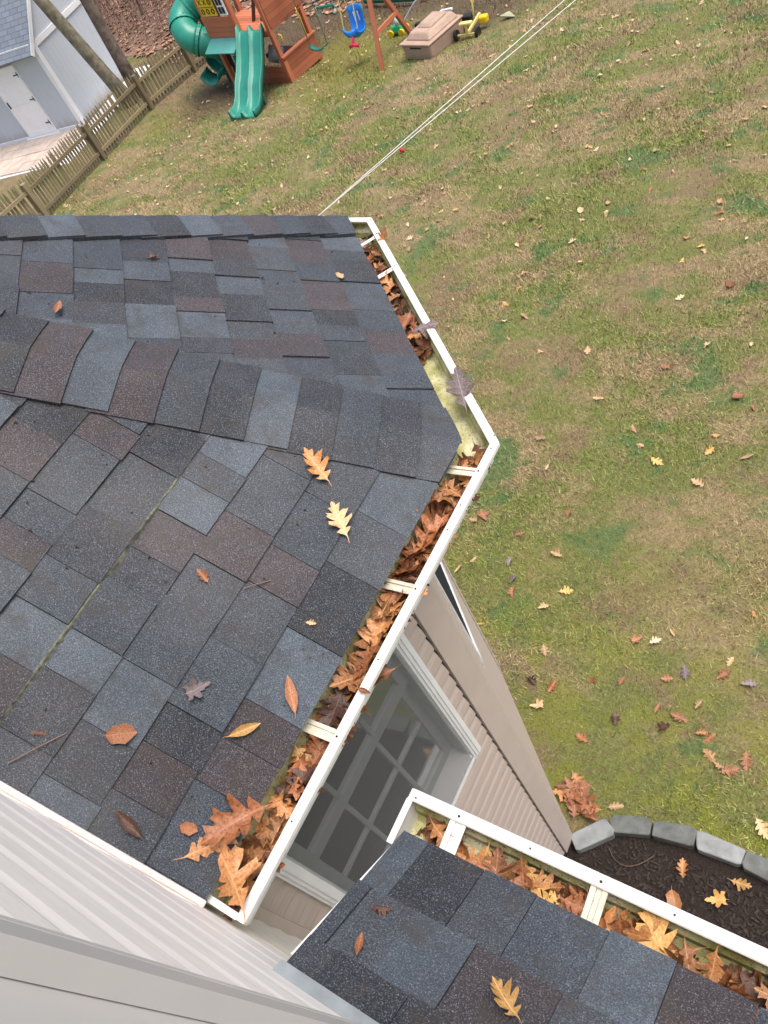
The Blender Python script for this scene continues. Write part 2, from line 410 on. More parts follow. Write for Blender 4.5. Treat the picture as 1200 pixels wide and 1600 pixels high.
me.update(); at = me.attributes.new('shade', 'FLOAT', 'FACE'); at.data.foreach_set('value', nr.random(n_).astype(np.float32))
me.materials.append(M['grass']); grass = bpy.data.objects.new('grass', me); link(grass)
tag(grass, 'short patchy winter grass covering the lawn', 'grass', kind='stuff')

# mulch bed with its curved edge of cut stones
def mulch_mat():
    k = NT('dark_mulch', .95, .15); p = k.pos()
    o = k.mix(k.noise(p, 55, 5, .7), (.012, .010, .010), (.060, .046, .040))
    o = k.mix(k.ramp(k.voro(p, 70), [(.05, .8), (.10, 0.0)]), o, (.20, .15, .12))
    k.bump(k.noise(p, 45, 4, .7), 1, .03); return k.col(o)
M['mulch'] = mulch_mat()
mb = MB(); mb.add([(x, y, .02) for x, y in BED], [tuple(range(len(BED)))[::-1]])
tag(mb.build('garden_bed', M['mulch']), kind='structure')
mb = MB()
for i in range(3600):
    x = rnd.uniform(-1.3, 1.2); y = rnd.uniform(.0, 1.2)
    if y > 1.2 - .6 * max(0, -1.0 - x) - .35 * max(0, x): continue
    a = rnd.uniform(0, 6.28); l = rnd.uniform(.008, .03); wq = rnd.uniform(.003, .008)
    c, s_ = math.cos(a), math.sin(a); z = .022 + rnd.random() * .012; t = rnd.uniform(-.01, .01)
    mb.add([(x - c * l - s_ * wq, y - s_ * l + c * wq, z), (x - c * l + s_ * wq, y - s_ * l - c * wq, z + .003), (x + c * l + s_ * wq, y + s_ * l - c * wq, z + t + .004), (x + c * l - s_ * wq, y + s_ * l + c * wq, z + t)], [(0, 1, 2, 3)])
tag(mb.build('mulch_chips', simple('mulch_chip', (.035, .027, .024), .95, .7, 60)), 'loose dark wood chips of the garden bed', 'mulch', kind='stuff')
SP = [(-1.33, 1.01), (-1.15, 1.215), (-.905, 1.30), (-.645, 1.345), (-.37, 1.345), (-.10, 1.32), (.17, 1.265), (.43, 1.18), (.68, 1.07), (.92, .93)]
lab = ['pale grey cut stone of the bed edging, against the wall corner', 'grey edging stone next after the wall corner stone', 'third grey edging stone counted from the wall corner',
       'edging stone with a dark leaf stain, fourth from the wall corner'] + ['fifth edging stone counted from the wall corner'] + ['grey edging stone in the far run of the bed border'] * 4
for i in range(9):
    a, b = Vector((*SP[i], 0)), Vector((*SP[i + 1], 0)); dv = (b - a); ln = dv.length - .008; dv.normalize(); nn = Vector((-dv.y, dv.x, 0)); c = (a + b) / 2
    mb = MB(); wv = .058; hh = .10 + rnd.uniform(-.008, .012)
    q = lambda u, v, z: c + dv * u + nn * v + Vector((0, 0, z))
    prof = [(-ln / 2, -wv + .012), (-ln / 2 + .02, -wv), (ln / 2 - .02, -wv), (ln / 2, -wv + .012), (ln / 2 + .004, wv - .02), (ln / 2 - .025, wv), (-ln / 2 + .025, wv), (-ln / 2 - .004, wv - .02)]
    mb.prism([q(u + rnd.uniform(-.012, .012), v + rnd.uniform(-.010, .010), -.02) for u, v in prof], (0, 0, hh + .02))
    o = mb.build('edging_stone', M['stone'] if i in (0, 3) else M['stone2'], bevel=.008)
    tag(o, lab[i], 'stone', 'curved stone edging of the mulch bed')

# ------------------------------------------------------------------ the house
HOUSE = thing('house', 'house with taupe and off-white vinyl siding and dark shingled bay roof', 'house', (-1.4, 0, 0))
GZ = 3.85                      # top of the gutters
XO = -1.038; P1 = (XO, 1.318); P2 = (-2.137, 2.41); XM = -3.19      # outer gutter line, mirror axis of the bay
XW = -1.371; C1 = (-1.371, 1.043)                                    # wall faces
C2 = (-2.345, 2.017)
YW = -.17
PITCH = .71; PM = .692; PF = .735; EZ = 3.868
mir = lambda p: (2 * XM - p[0], p[1])
E0 = (-1.156, YW); E1 = (-1.156, 1.274); E2 = (-2.243, 2.358)        # roof eave line

# --- walls: planks under a wall part
def wall_part(name, fr, u0, u1, z0, z1, mat, holes=(), course=.1035, split=True, proud=.017, thick=.10, back=True):
    """fr(u, w, z): u along the wall, w outward."""
    mb = MB()
    if back:                                  # sheathing with the window openings left out
        us = sorted({u0, u1, *[h[0] for h in holes], *[h[1] for h in holes]}); zs = sorted({z0, z1, *[h[2] for h in holes], *[h[3] for h in holes]})
        for i in range(len(us) - 1):
            for j in range(len(zs) - 1):
                if any(h[0] <= us[i] < h[1] and h[2] <= zs[j] < h[3] for h in holes): continue
                mb.box(us[i], us[i + 1], -thick, -.004, zs[j], zs[j + 1], fr)
    wp = mb.build(name, M['sheath'], HOUSE)
    joint = None if split else MB()
    k = 0; z = z0
    while z < z1 - .01:
        zt = min(z + course, z1); segs = [(u0, u1)]
        for h in holes:
            if h[2] - .02 < (z + zt) / 2 < h[3]:
                ns = []
                for a, b in segs:
                    if h[1] <= a or h[0] >= b: ns.append((a, b)); continue
                    if h[0] > a: ns.append((a, h[0]))
                    if h[1] < b: ns.append((h[1], b))
                segs = ns
        for a, b in segs:
            mb = joint if joint is not None else MB()
            cz = zt - z; sec = [(-.003, z - .004), (proud, z - .004), (proud + .001, z + .004), (proud * .84, z + cz * .47), (proud * .30, z + cz * .79), (-.003, zt - .004)]
            mb.add([fr(a, w_, q) for w_, q in sec] + [fr(b, w_, q) for w_, q in sec],
                   [(0, 1, 2, 3, 4, 5), (11, 10, 9, 8, 7, 6)] + [(i, 6 + i, 6 + (i + 1) % 6, (i + 1) % 6) for i in range(6)])
            if joint is None: mb.build('siding_plank', mat, wp)
        z = zt
    if joint is not None: joint.build('siding', mat, wp)
    return wp
frN = lambda u, w_, z: (XW + w_, u, z)                       # wall of the near side, u = y
s2 = math.sqrt(.5)
frD = lambda u, w_, z: (C1[0] - s2 * u + s2 * w_, C1[1] + s2 * u + s2 * w_, z)      # slanted wall
frF = lambda u, w_, z: (C2[0] - u, C2[1] + w_, z)
frM = lambda u, w_, z: (2 * XM - C1[0] + s2 * u - s2 * w_, C1[1] + s2 * u + s2 * w_, z)
frL = lambda u, w_, z: (2 * XM - XW - w_, u, z)
frW = lambda u, w_, z: (u, YW + w_, z)
ZS = 3.745
WIN = (-.02, .84, 2.21, 3.66)
WIND = (.36, 1.16, 1.94, 3.55)
DL = math.hypot(C2[0] - C1[0], C2[1] - C1[1])
wall_part('bay_side_wall', frN, YW + .015, C1[1] - .116, .12, ZS, M['taupe'], [WIN])
wall_part('bay_slanted_wall', frD, .115, DL - .115, .12, ZS, M['taupe'], [WIND])
wall_part('bay_front_wall', frF, .02, 2 * (C2[0] - XM) - .02, .12, ZS, M['taupe'], split=False)
wall_part('bay_rear_slanted_wall', frM, .1, DL - .1, .12, ZS, M['taupe'], split=False)
wall_part('bay_rear_side_wall', frL, YW + .02, C1[1] - .1, .12, ZS, M['taupe'], split=False)
wall_part('main_wall', frW, -9, 4.2, .12, 7.9, M['offwhite'], [], course=.125, proud=.016, thick=.25)
mb = MB(); mb.box(-9, 4.2, YW - .3, YW - .02, -.3, .12); mb.box(2 * XM - XW + .03, XW - .03, YW, C1[1], -.3, .12)
mb.prism([(*C1, -.3), (*C2, -.3), (*mir(C2), -.3), (*mir(C1), -.3)], (0, 0, .42)); mb.build('foundation', M['concrete'], HOUSE)
# corner posts: two flat leaves meeting on the arris
def corner(a, b, c):
    a, b, c = Vector((*a, 0)), Vector((*b, 0)), Vector((*c, 0))
    mb = MB(); t = .022; wd_ = .105
    for o, d_ in ((a, (b - a).normalized()), (a, (c - a).normalized())):
        bis = ((b - a).normalized() + (c - a).normalized()).normalized()
        nn = Vector((d_.y, -d_.x, 0)); nn = nn if nn.dot(bis) < 0 else -nn
        ar = a - bis * (t / .924)
        mb.prism([a + Vector((0, 0, .08)), a + d_ * wd_ + Vector((0, 0, .08)), a + d_ * wd_ + nn * t + Vector((0, 0, .08)), ar + Vector((0, 0, .08))], (0, 0, ZS - .08))
    mb.build('corner_post', M['taupe_trim'], HOUSE)
corner(C1, (C1[0], 0), C2); corner(C2, C1, (XM, C2[1])); corner(mir(C2), mir(C1), (XM, C2[1]))
mb = MB(); mb.box(XW + .001, XW + .03, YW + .015, YW + .05, .1, ZS); mb.build('inside_corner_trim', M['taupe_trim'], HOUSE)

# --- windows
def window(fr, u0, u1, z0, z1, grid=True):
    wp = MB()
    t = .052
    # outer white casing with stepped profile
    for (a, b, c, d_) in ((u0 - .005, u0 + t, z0 - .005, z1), (u1 - t, u1 + .005, z0 - .005, z1)):
        wp.box(a, b, -.10, .030, c, d_, fr)
        wp.box(a + .012, b - .014, .030, .038, c + .02, d_, fr); wp.box(a + .026, b - .019, .038, .044, c + .03, d_, fr)
    wp.box(u0 + t, u1 - t, -.10, .0302, z1 - t, z1, fr)
    o = wp.build('window', M['winwhite'], HOUSE)
    mb = MB(); p = [fr(u0 + t, -.10, z0 + .085), fr(u1 - t, -.10, z0 + .085), fr(u1 - t, .018, z0 + .026), fr(u0 + t, .018, z0 + .026)]
    q = [fr(u0 + t, -.10, z0 - .003), fr(u1 - t, -.10, z0 - .003), fr(u1 - t, .018, z0 - .003), fr(u0 + t, .018, z0 - .003)]
    mb.hexa(q + p).build('sill', M['winwhite'], o)
    zm = z0 + .82 if z1 - z0 > 1.2 else (z0 + z1) / 2
    def sash(a, b, c, d_, w0, name):
        mb = MB(); s_ = .045
        mb.box(a, a + s_, w0, w0 + .03, c, d_, fr); mb.box(b - s_, b, w0, w0 + .03, c, d_, fr)
        mb.box(a + s_, b - s_, w0, w0 + .0302, c, c + s_ + .01, fr); mb.box(a + s_, b - s_, w0, w0 + .0302, d_ - s_, d_, fr)
        so = mb.build('sash', M['wingrey'], o)
        MB().box(a + s_, b - s_, w0 + .012, w0 + .016, c + s_ + .01, d_ - s_, fr).build('pane', M['glass'], so)
        if grid:
            for uu in (a + (b - a) * k_ / 3 for k_ in (1, 2)):
                MB().box(uu - .009, uu + .009, w0 + .0165, w0 + .026, c + s_ + .01, d_ - s_, fr).build('muntin', M['wingrey'], so)
            zz = (c + d_) / 2
            MB().box(a + s_, b - s_, w0 + .0168, w0 + .0245, zz - .009, zz + .009, fr).build('muntin', M['wingrey'], so)
    sash(u0 + t + .01, u1 - t - .01, z0 + .088, zm + .025, -.088, 'lower')
    sash(u0 + t + .01, u1 - t - .01, zm - .02, z1 - t, -.050, 'upper')
    for (a, b) in ((u0 + t, u0 + t + .010), (u1 - t - .010, u1 - t)): MB().box(a, b, -.10, .012, z0 + .088, z1 - t, fr).build('jamb_liner', M['wingrey'], o)
    MB().box(u0 + t, u1 - t, .026, .028, z0, z0 + .026, fr).build('sill_edge', M['winwhite'], o)
    MB().box(u0 + t + .010, u1 - t - .010, .0205, .0215, z0 + .028, z1 - t, fr).build('insect_screen', M['pane_cover'], o)
    return o
window(frN, *WIN)
def flush_window(fr, u0, u1, z0, z1):
    mb = MB(); t = .035
    for a in ((u0, u0 + t, z0, z1), (u1 - t, u1, z0, z1)): mb.box(a[0], a[1], -.05, .024, a[2], a[3], fr)
    mb.box(u0 + t, u1 - t, -.05, .0242, z0, z0 + t, fr); mb.box(u0 + t, u1 - t, -.05, .0242, z1 - t, z1, fr)
    o = mb.build('window', M['winwhite'], HOUSE)
    MB().box(u0 + t, u1 - t, .010, .014, z0 + t, z1 - t, fr).build('pane_cover', M['glass_painted_dark'], o)  # added dark sheet replaces the glass, keeping sky reflection off it
    MB().box(u0 + t, u1 - t, .0145, .020, (z0 + z1) / 2 - .02, (z0 + z1) / 2 + .02, fr).build('meeting_rail', M['wingrey'], o)
flush_window(frD, *WIND)
# the room behind the glass
mb = MB(); FZ = 1.45
RP = [(-4.95, YW + .04), (XW - .13, YW + .04), (XW - .13, C1[1] - .10), (C2[0] - .04, C2[1] - .16), (-4.0, C2[1] - .16), (-4.95, C1[1] - .10)]; mb.prism([(x, y, FZ - .1) for x, y in RP], (0, 0, .1)); mb.build('room_floor', M['floorwood'], HOUSE)
mb = MB(); mb.box(-4.9, XW - .13, YW + .005, YW + .03, FZ, 3.72); mb.box(-3.0, -2.96, YW + .03, 1.2, FZ, 3.72); mb.prism([(x, y, 3.725) for x, y in RP], (0, 0, .012))
mb.build('room_wall', M['interior'], HOUSE)
def curtain(y0, y1, label):
    t = thing('curtain', label, 'curtain', (XW - .2, (y0 + y1) / 2, FZ))
    mb = MB(); rows = []
    for zz in np.linspace(FZ + .03, 3.6, 5):
        rows.append([(XW - .20 + .03 * math.sin(i * 1.15 + zz * .3), y0 + (y1 - y0) * i / 26, zz) for i in range(27)])
    mb.sheet(rows).build('curtain_panel', M['curtain'], t, True, solid=.004)
    MB().tube([(XW - .2, y0 - .03, 3.62), (XW - .2, y1 + .03, 3.62)], .012).build('curtain_rod', M['winwhite'], t)
curtain(.50, .82, 'pale curtain hanging inside the window beside the corner post')
t = thing('armchair', 'dark upholstered armchair inside the room behind the gridded window', 'armchair', (-1.95, .25, FZ))
mb = MB().box(-2.3, -1.62, -.05, .6, FZ + .12, FZ + .45); mb.build('seat', M['cushion'], t, bevel=.05)
MB().box(-2.32, -1.6, .60, .78, FZ + .12, FZ + 1.0).build('backrest', M['cushion'], t, bevel=.06)
for x in (-2.42, -1.62): MB().box(x, x + .14, -.05, .62, FZ + .12, FZ + .65).build('armrest', M['cushion'], t, bevel=.05)
for x in (-2.36, -1.56):
    for y in (0, .7): MB().box(x, x + .05, y, y + .05, FZ, FZ + .12).build('leg', M['wood_dark'], t)
MB().box(-2.2, -1.75, .44, .60, FZ + .5, FZ + .86).build('cushion', simple('mauve_cushion', (.30, .27, .28), .9, .3, 12), t, bevel=.06)

# --- roof faces
def clip(poly, a, b, c):          # keep a*u + b*v <= c
    out = []
    for i in range(len(poly)):
        p, q = poly[i], poly[(i + 1) % len(poly)]; dp = a * p[0] + b * p[1] - c; dq = a * q[0] + b * q[1] - c
        if dp <= 0: out.append(p)
        if dp * dq < 0:
            t_ = dp / (dp - dq); out.append((p[0] + (q[0] - p[0]) * t_, p[1] + (q[1] - p[1]) * t_))
    return out
EXPO = .158; CS = math.sqrt(1 + PITCH ** 2)
def pnormal(inward, m): return Vector((-m * inward[0], -m * inward[1], 1)).normalized()
def hipdir(n1, m1, n2, m2):
    d_ = pnormal(n1, m1).cross(pnormal(n2, m2)).normalized(); return d_ if d_.z > 0 else -d_
def pick(prev):
    while True:
        i = rnd.choices(range(5), (28, 20, 21, 17, 22))[0]
        if i != prev or rnd.random() < .15: return i
def slope(name, O, U, inward, L, planes, nc, pitch=PITCH, pieces=True, wmin=.085, wmax=.215, hips=()):
    """eave frame: O origin, U along the eave, inward plan direction; planes limit (u, v)."""
    O = Vector(O); U = Vector((*U, 0)); I = Vector((*inward, 0)); Vv = (I + Vector((0, 0, pitch))).normalized(); Nn = U.cross(Vv).normalized()
    if Nn.z < 0: Nn = -Nn
    P = lambda u, v, n: O + U * u + Vv * v + Nn * n
    planes = list(planes)
    for u_, hd, side in hips:              # hip through (u_, 0) running in direction hd; keep the side given
        du, dv_ = hd.dot(U), hd.dot(Vv); a, b = dv_ * side, -du * side; planes.append((a, b, a * u_))
    big = [(-5, 0), (L + 5, 0), (L + 5, nc * EXPO), (-5, nc * EXPO)]
    for pl in planes: big = clip(big, *pl)
    mb = MB(); mb.prism([P(u, v + .012, -.035) for u, v in big], Nn * .031)
    sp = mb.build(name, M['felt'], HOUSE)
    prevrow = None
    for r_ in range(nc):
        va = r_ * EXPO - (.012 if r_ == 0 else 0); vb = va + EXPO + .05
        u = -.2 - rnd.random() * .15; last = -1
        if not pieces: edges = [(-5, L + 5)]
        else:
            edges = []
            while u < L + .2:
                wq = rnd.choice((rnd.uniform(wmin, .14), rnd.uniform(.12, wmax), rnd.uniform(.13, wmax)))
                edges.append((u, u + wq)); u += wq
        for k_, (a, b) in enumerate(edges):
            jit = rnd.uniform(-.003, .003)
            poly = [(a, va + jit), (b - .0015, va + jit + rnd.uniform(-.002, .002)), (b - .0015, vb), (a, vb)]
            for pl in planes: poly = clip(poly, *pl)
            if len(poly) < 3: continue
            ar = abs(sum(poly[i][0] * poly[(i + 1) % len(poly)][1] - poly[(i + 1) % len(poly)][0] * poly[i][1] for i in range(len(poly)))) / 2
            if ar < .0006: continue
            last = pick(last); lift = rnd.choice((0, .002, .0055)) + rnd.uniform(0, .0008)
            top = [P(p_[0], p_[1], .0100 + lift - .0085 * (p_[1] - va) / (vb - va)) for p_ in poly]
            bot = [q - Nn * (.0055 + lift) for q in top]
            n = len(poly); mb = MB()
            mb.add(top + bot, [tuple(range(n)), tuple(range(2 * n - 1, n - 1, -1))] + [(i, n + i, n + (i + 1) % n, (i + 1) % n) for i in range(n)])
            mb.build('shingle', SH[last], sp)
    return sp
h = math.tan(R(22.5))
L1 = E1[1] - E0[1]; L2 = math.hypot(E2[0] - E1[0], E2[1] - E1[1])
# planes use slope coordinate v; plan distance a = v / CS
nA, nB, nC, nD, nE = (-1, 0), (-s2, -s2), (0, -1), (s2, -s2), (1, 0)
H1 = hipdir(nA, PITCH, nB, PM); H2 = hipdir(nB, PM, nC, PF); H3 = hipdir(nC, PF, nD, PM); H4 = hipdir(nD, PM, nE, PITCH); FL = 2 * (E2[0] - XM)
slope('near_roof_slope', (E0[0], E0[1], EZ), (0, 1), nA, L1, [(-1, 0, -.012), (0, 1, 2.02 * CS)], 16, hips=[(L1, H1, 1)])
slope('corner_roof_slope', (E1[0], E1[1], EZ), (-s2, s2), nB, L2, [], 14, PM, hips=[(0, H1, -1), (L2, H2, 1)])
slope('front_roof_slope', (E2[0], E2[1], EZ), (-1, 0), nC, FL, [(0, 1, 2.04 * CS)], 14, PF, pieces=False, hips=[(0, H2, -1), (FL, H3, 1)])
slope('rear_corner_roof_slope', (2 * XM - E2[0], E2[1], EZ), (-s2, -s2), nD, L2, [], 14, PM, pieces=False, hips=[(0, H3, -1), (L2, H4, 1)])
slope('rear_roof_slope', (2 * XM - E0[0], E1[1], EZ), (0, -1), nE, L1, [(1, 0, L1 - .012), (0, 1, 2.02 * CS)], 16, pieces=False, hips=[(0, H4, -1)])
def moss_strip():
    k = NT('roof_moss', .95); p = k.pos(); return k.col(k.mix(k.ramp(k.noise(p, 60, 5, .7), [(.4, 0.0), (.6, 1.0)]), (.07, .075, .06), (.17, .175, .13)))
def moss_line(v, u0, u1):
    Vv = Vector((-1, 0, PITCH)).normalized(); Nn = Vector((PITCH, 0, 1)).normalized(); O = Vector((*E0, EZ)); mb = MB(); rows = [[], [], []]
    n = int((u1 - u0) / .012)
    for i in range(n + 1):
        u = u0 + (u1 - u0) * i / n; w_ = rnd.uniform(.002, .011)
        for r_, (dv_, h_) in zip(rows, ((-.002 - w_, .0045), (-w_ * .4, .0125), (.003, .0115))): r_.append(O + Vector((0, 1, 0)) * u + Vv * (v + dv_) + Nn * h_)
    mb.sheet(rows).build('moss_line', moss_strip(), HOUSE)
moss_line(EXPO * 4, .10, 1.16)
# hip caps: bent pieces laid one over another up the hip
def hip(name, E, n1, m1, n2, m2, length, extra=.004):
    """n1, n2: inward plan normals of the two eaves either side."""
    E = Vector((*E, EZ)); D = hipdir(n1, m1, n2, m2)
    hp = MB(); hp.tube([E + D * .05, E + D * length], .008, 5); ho = hp.build(name, M['felt'], HOUSE)
    N1 = pnormal(n1, m1); N2 = pnormal(n2, m2)
    T1 = N1.cross(D).normalized(); T2 = N2.cross(D).normalized()
    mid_ = (N1 + N2).normalized()
    if T1.dot(N2) > 0: T1 = -T1          # each wing falls away below the other slope's plane
    if T2.dot(N1) > 0: T2 = -T2
    trim1 = -T1.z / D.z; trim2 = -T2.z / D.z
    s = -.010; last = -1; ex = .128; first = True
    while s < length:
        last = pick(last); sb = s + .19; ja = rnd.uniform(-.004, .004); wq = .150 + rnd.uniform(-.004, .004)
        hs = []
        for q, l0 in ((s, .0165 + extra + rnd.uniform(0, .003)), ((s + sb) / 2, .0135 + extra), (sb, .0095 + extra * .8)):
            c = E + D * (q)
            base = [c + T1 * wq + N1 * l0, c + T1 * wq * .55 + N1 * (l0 + .003), c + T1 * .035 + N1 * (l0 + .002), c + mid_ * (l0 + .001), c + T2 * .035 + N2 * (l0 + .002), c + T2 * wq * .55 + N2 * (l0 + .003), c + T2 * wq + N2 * l0]
            if first and q == s:               # first cap is trimmed to the eaves either side
                for i_, f_ in ((0, wq), (1, wq * .55), (2, .035)):
                    base[i_] = base[i_] + D * (f_ * trim1); base[6 - i_] = base[6 - i_] + D * (f_ * trim2)
            hs.append(base)
        first = False
        mb = MB(); n = 7; t_ = .008 + extra
        up = [p for r_ in hs for p in r_]; nn = [N1, N1, (N1 + mid_).normalized(), mid_, (N2 + mid_).normalized(), N2, N2]
        dn = [p - nn[i % 7] * t_ for i, p in enumerate(up)]
        m_ = len(up); fs = []
        for i in range(2):
            for j in range(6):
                a = i * 7 + j; fs.append((a, a + 1, a + 8, a + 7)); fs.append((m_ + a, m_ + a + 7, m_ + a + 8, m_ + a + 1))
        for j in range(6): fs.append((j, m_ + j, m_ + j + 1, j + 1)); fs.append((14 + j, 14 + j + 1, m_ + 15 + j, m_ + 14 + j))
        for i in range(2): fs.append((i * 7, i * 7 + 7, m_ + i * 7 + 7, m_ + i * 7)); fs.append((i * 7 + 6, m_ + i * 7 + 6, m_ + i * 7 + 13, i * 7 + 13))
        mb.add(up + dn, fs); mb.build('hip_cap', SH[last], ho)
        s += ex
HL = 1.752 / .924 * 1.0
hip('near_hip', E1, nA, PITCH, nB, PM, 2.2)
hip('far_hip', E2, nB, PM, nC, PF, 2.2, .010)
# step trim where the roof meets the main wall
mb = MB(); ja = Vector((E0[0] + .02, YW + .024, EZ + .008)); jb = Vector((-3.15, YW + .024, EZ + PITCH * 2.02)); mb.bar(ja, jb, .016, .014); mb.build('roof_wall_trim', M['pink_trim'], HOUSE, bevel=.004)
mb = MB(); mb.bar(ja + Vector((0, -.014, .004)), jb + Vector((0, -.014, .004)), .012, .020); mb.build('trim_flange', M['pink_trim'], HOUSE)

# fascia and soffit of the bay
def offset_path(path, d_):
    out = []
    for i, p in enumerate(path):
        p = Vector(p); a = (p - Vector(path[i - 1])).normalized() if i else None; b = (Vector(path[i + 1]) - p).normalized() if i < len(path) - 1 else None
        na = Vector((a.y, -a.x)) if a else None; nb = Vector((b.y, -b.x)) if b else None
        if na is None: q = nb * d_
        elif nb is None: q = na * d_
        else: q = (na + nb).normalized() * (d_ / ((na + nb).normalized().dot(na)))
        out.append((p.x + q.x, p.y + q.y))
    return out
BAY = [(XO, YW + .035), P1, P2, mir(P2), mir(P1), mir((XO, YW + .035))]
def strip(path, prof, parent, name, mat, closed=False, smooth=False):
    """sweep profile [(offset outward from the path, z)]"""
    cols = [[(x, y, z) for x, y in offset_path(path, o_)] for o_, z in prof for _ in (0,)] if 0 else None
    rows = []
    for o_, z in prof: rows.append([(x, y, z) for x, y in offset_path(path, o_)])
    if closed: rows.append(rows[0])
    mb = MB(); mb.sheet(rows)
    if closed:
        m_ = len(prof); n = len(path)
        mb.f.append(tuple(i * n for i in range(m_))); mb.f.append(tuple(i * n + n - 1 for i in range(m_))[::-1])
    return mb.build(name, mat, parent, smooth)
strip(BAY, [(-.129, GZ + .004), (-.129, GZ - .15), (-.150, GZ - .15), (-.150, GZ + .004)], HOUSE, 'fascia', M['white'], True)
strip(BAY, [(-.151, GZ - .11), (-.46, GZ - .108), (-.46, GZ - .098), (-.151, GZ - .098)], HOUSE, 'soffit', M['offwhite'], True)

# --- gutters
def gutter(path, ends, hangers, screws):
    g = strip(path, [(-.127, GZ - .002), (-.127, GZ - .092), (-.045, GZ - .092), (-.030, GZ - .080), (-.028, GZ - .052), (-.008, GZ - .034), (-.003, GZ - .014), (-.003, GZ - .004)], HOUSE, 'gutter', M['white'])
    strip(path, [(-.1255, GZ - .002), (-.1255, GZ - .0895), (-.0465, GZ - .0895), (-.0325, GZ - .078), (-.0305, GZ - .051), (-.0115, GZ - .0325), (-.0065, GZ - .014), (-.0065, GZ - .004)], g, 'gutter_lining', M['gutter_in'])
    strip(path, [(.003, GZ - .014), (.0035, GZ), (.001, GZ + .003), (-.021, GZ + .003), (-.024, GZ), (-.024, GZ - .007), (-.0215, GZ - .007), (-.0205, GZ - .0005), (.0, GZ - .0005), (.0, GZ - .014)], g, 'gutter_lip', M['white'], True)
    for (p, d_) in ends:                # end caps: K-shaped plate
        p = Vector((*p, 0)); d_ = Vector((*d_, 0)); o_ = Vector((d_.y, -d_.x, 0)) if 0 else None
        out = ends_out[(round(p.x, 2), round(p.y, 2))]
        out = Vector((*out, 0)); mb = MB()
        pr = [(-.128, .001), (-.128, -.093), (-.044, -.093), (-.029, -.080), (-.027, -.052), (-.007, -.034), (.002, -.012), (.002, .002)]
        mb.prism([p + out * a + Vector((0, 0, GZ + b)) for a, b in pr], d_ * .004)
        mb.prism([p + out * a + d_ * -.010 + Vector((0, 0, GZ + b)) for a, b in ((-.128, .003), (-.128, .0005), (-.022, .0005), (-.022, .003))], d_ * .016)
        mb.build('end_cap', M['white'], g)
    for (p, out, wq, stain) in hangers:
        p = Vector((*p, GZ)); out = Vector((*out, 0)); al = Vector((-out.y, out.x, 0))
        mb = MB()
        for (a, b, zo) in ((-wq / 2, -wq / 6, .0), (-wq / 6, wq / 6, -.004), (wq / 6, wq / 2, .0)):   # ribbed strap
            P_ = lambda u, v, z: p + al * v + out * u + Vector((0, 0, z))
            mb.hexa([P_(-.126, a, -.020 + zo), P_(-.126, b, -.020 + zo), P_(-.018, b, -.0085 + zo), P_(-.018, a, -.0085 + zo),
                     P_(-.126, a, -.0165 + zo), P_(-.126, b, -.0165 + zo), P_(-.018, b, -.005 + zo), P_(-.018, a, -.005 + zo)])
        mb.build('hanger', simple('stained_strap', (.60, .58, .48), .5, .25, 22, .7, (.22, .17, .08)) if stain else M['white'], g, bevel=.001)
        MB().disc(p + out * -.012 + Vector((0, 0, .0045)), (0, 0, 1), .003, .003, 8).build('screw', M['metal_bk'], g)
    for x, y in screws: MB().disc((x, y, GZ + .0045), (0, 0, 1), .0022, .003, 8).build('screw', M['metal_bk'], g)
    return g
ends_out = {(round(XO, 2), round(YW + .035, 2)): (1, 0), (round(2 * XM - XO, 2), round(YW + .035, 2)): (-1, 0), (-.80, .28): (0, 1), (4.0, .28): (0, 1)}
gutter(BAY, [((XO, YW + .035), (0, -1)), ((2 * XM - XO, YW + .035), (0, -1))],
       [((XO, 1.20), (1, 0), .032, 1), ((XO, .775), (1, 0), .034, 1), ((XO, .325), (1, 0), .036, 1),
        ((-1.838, 2.113), (s2, s2), .024, 0), ((-2.035, 2.309), (s2, s2), .020, 0), ((-2.9, 2.41), (0, 1), .03, 0)],
       [(XO - .01, 1.29), (XO - .022, 1.34), (-1.6, 1.865), (-2.128, 2.395), (XO - .011, .55), (XO - .011, .98), (XO - .011, .10), (XO - .011, 1.07)])
LOW = [(-.80, .285), (4.0, .285)]
LOWP = [(4.0, .285), (-.80, .285)]
ends_out = {(-.80, .28): (0, 1), (-.80, .29): (0, 1), (4.0, .28): (0, 1), (4.0, .29): (0, 1)}
gutter(LOWP, [((-.80, .285), (-1, 0)), ((4.0, .285), (1, 0))], [((-.672, .285), (0, 1), .040, 0), ((-.345, .285), (0, 1), .036, 1), ((.02, .285), (0, 1), .036, 1), ((.6, .285), (0, 1), .036, 1)],
       [(-.785, .27), (-.5, .274), (-.2, .274), (.2, .274)])
# --- pent roof over the lower gutter
slope('pent_roof_slope', (-.772, .178, EZ - .006), (1, 0), (0, -1), 2.3, [(-1, 0, 0), (1, 0, 2.6), (0, 1, .333 * CS)], 3, wmin=.08, wmax=.175)
mb = MB(); a = [( -.768, .170, EZ - .03), (-.768, YW + .01, EZ - .03 + PITCH * .34), (-.768, YW + .01, GZ - .16), (-.768, .150, GZ - .16)]
mb.prism(a, (.02, 0, 0)); mb.build('rake_board', M['white'], HOUSE)
mb = MB(); mb.box(-.748, 4.0, .135, .157, GZ - .16, GZ + .004); mb.build('pent_fascia', M['white'], HOUSE)
mb = MB(); mb.box(-.748, 4.0, YW + .02, .134, GZ - .16, GZ - .148); mb.build('pent_soffit', M['offwhite'], HOUSE)
mb = MB(); zt = EZ + PITCH * .348
mb.add([(-.775, YW + .012, zt + .012), (.6, YW + .012, zt + .012), (.6, YW + .038, zt - .006), (-.775, YW + .038, zt - .006)], [(0, 3, 2, 1)]); mb.build('wall_flashing', M['flash'], HOUSE, solid=.003)
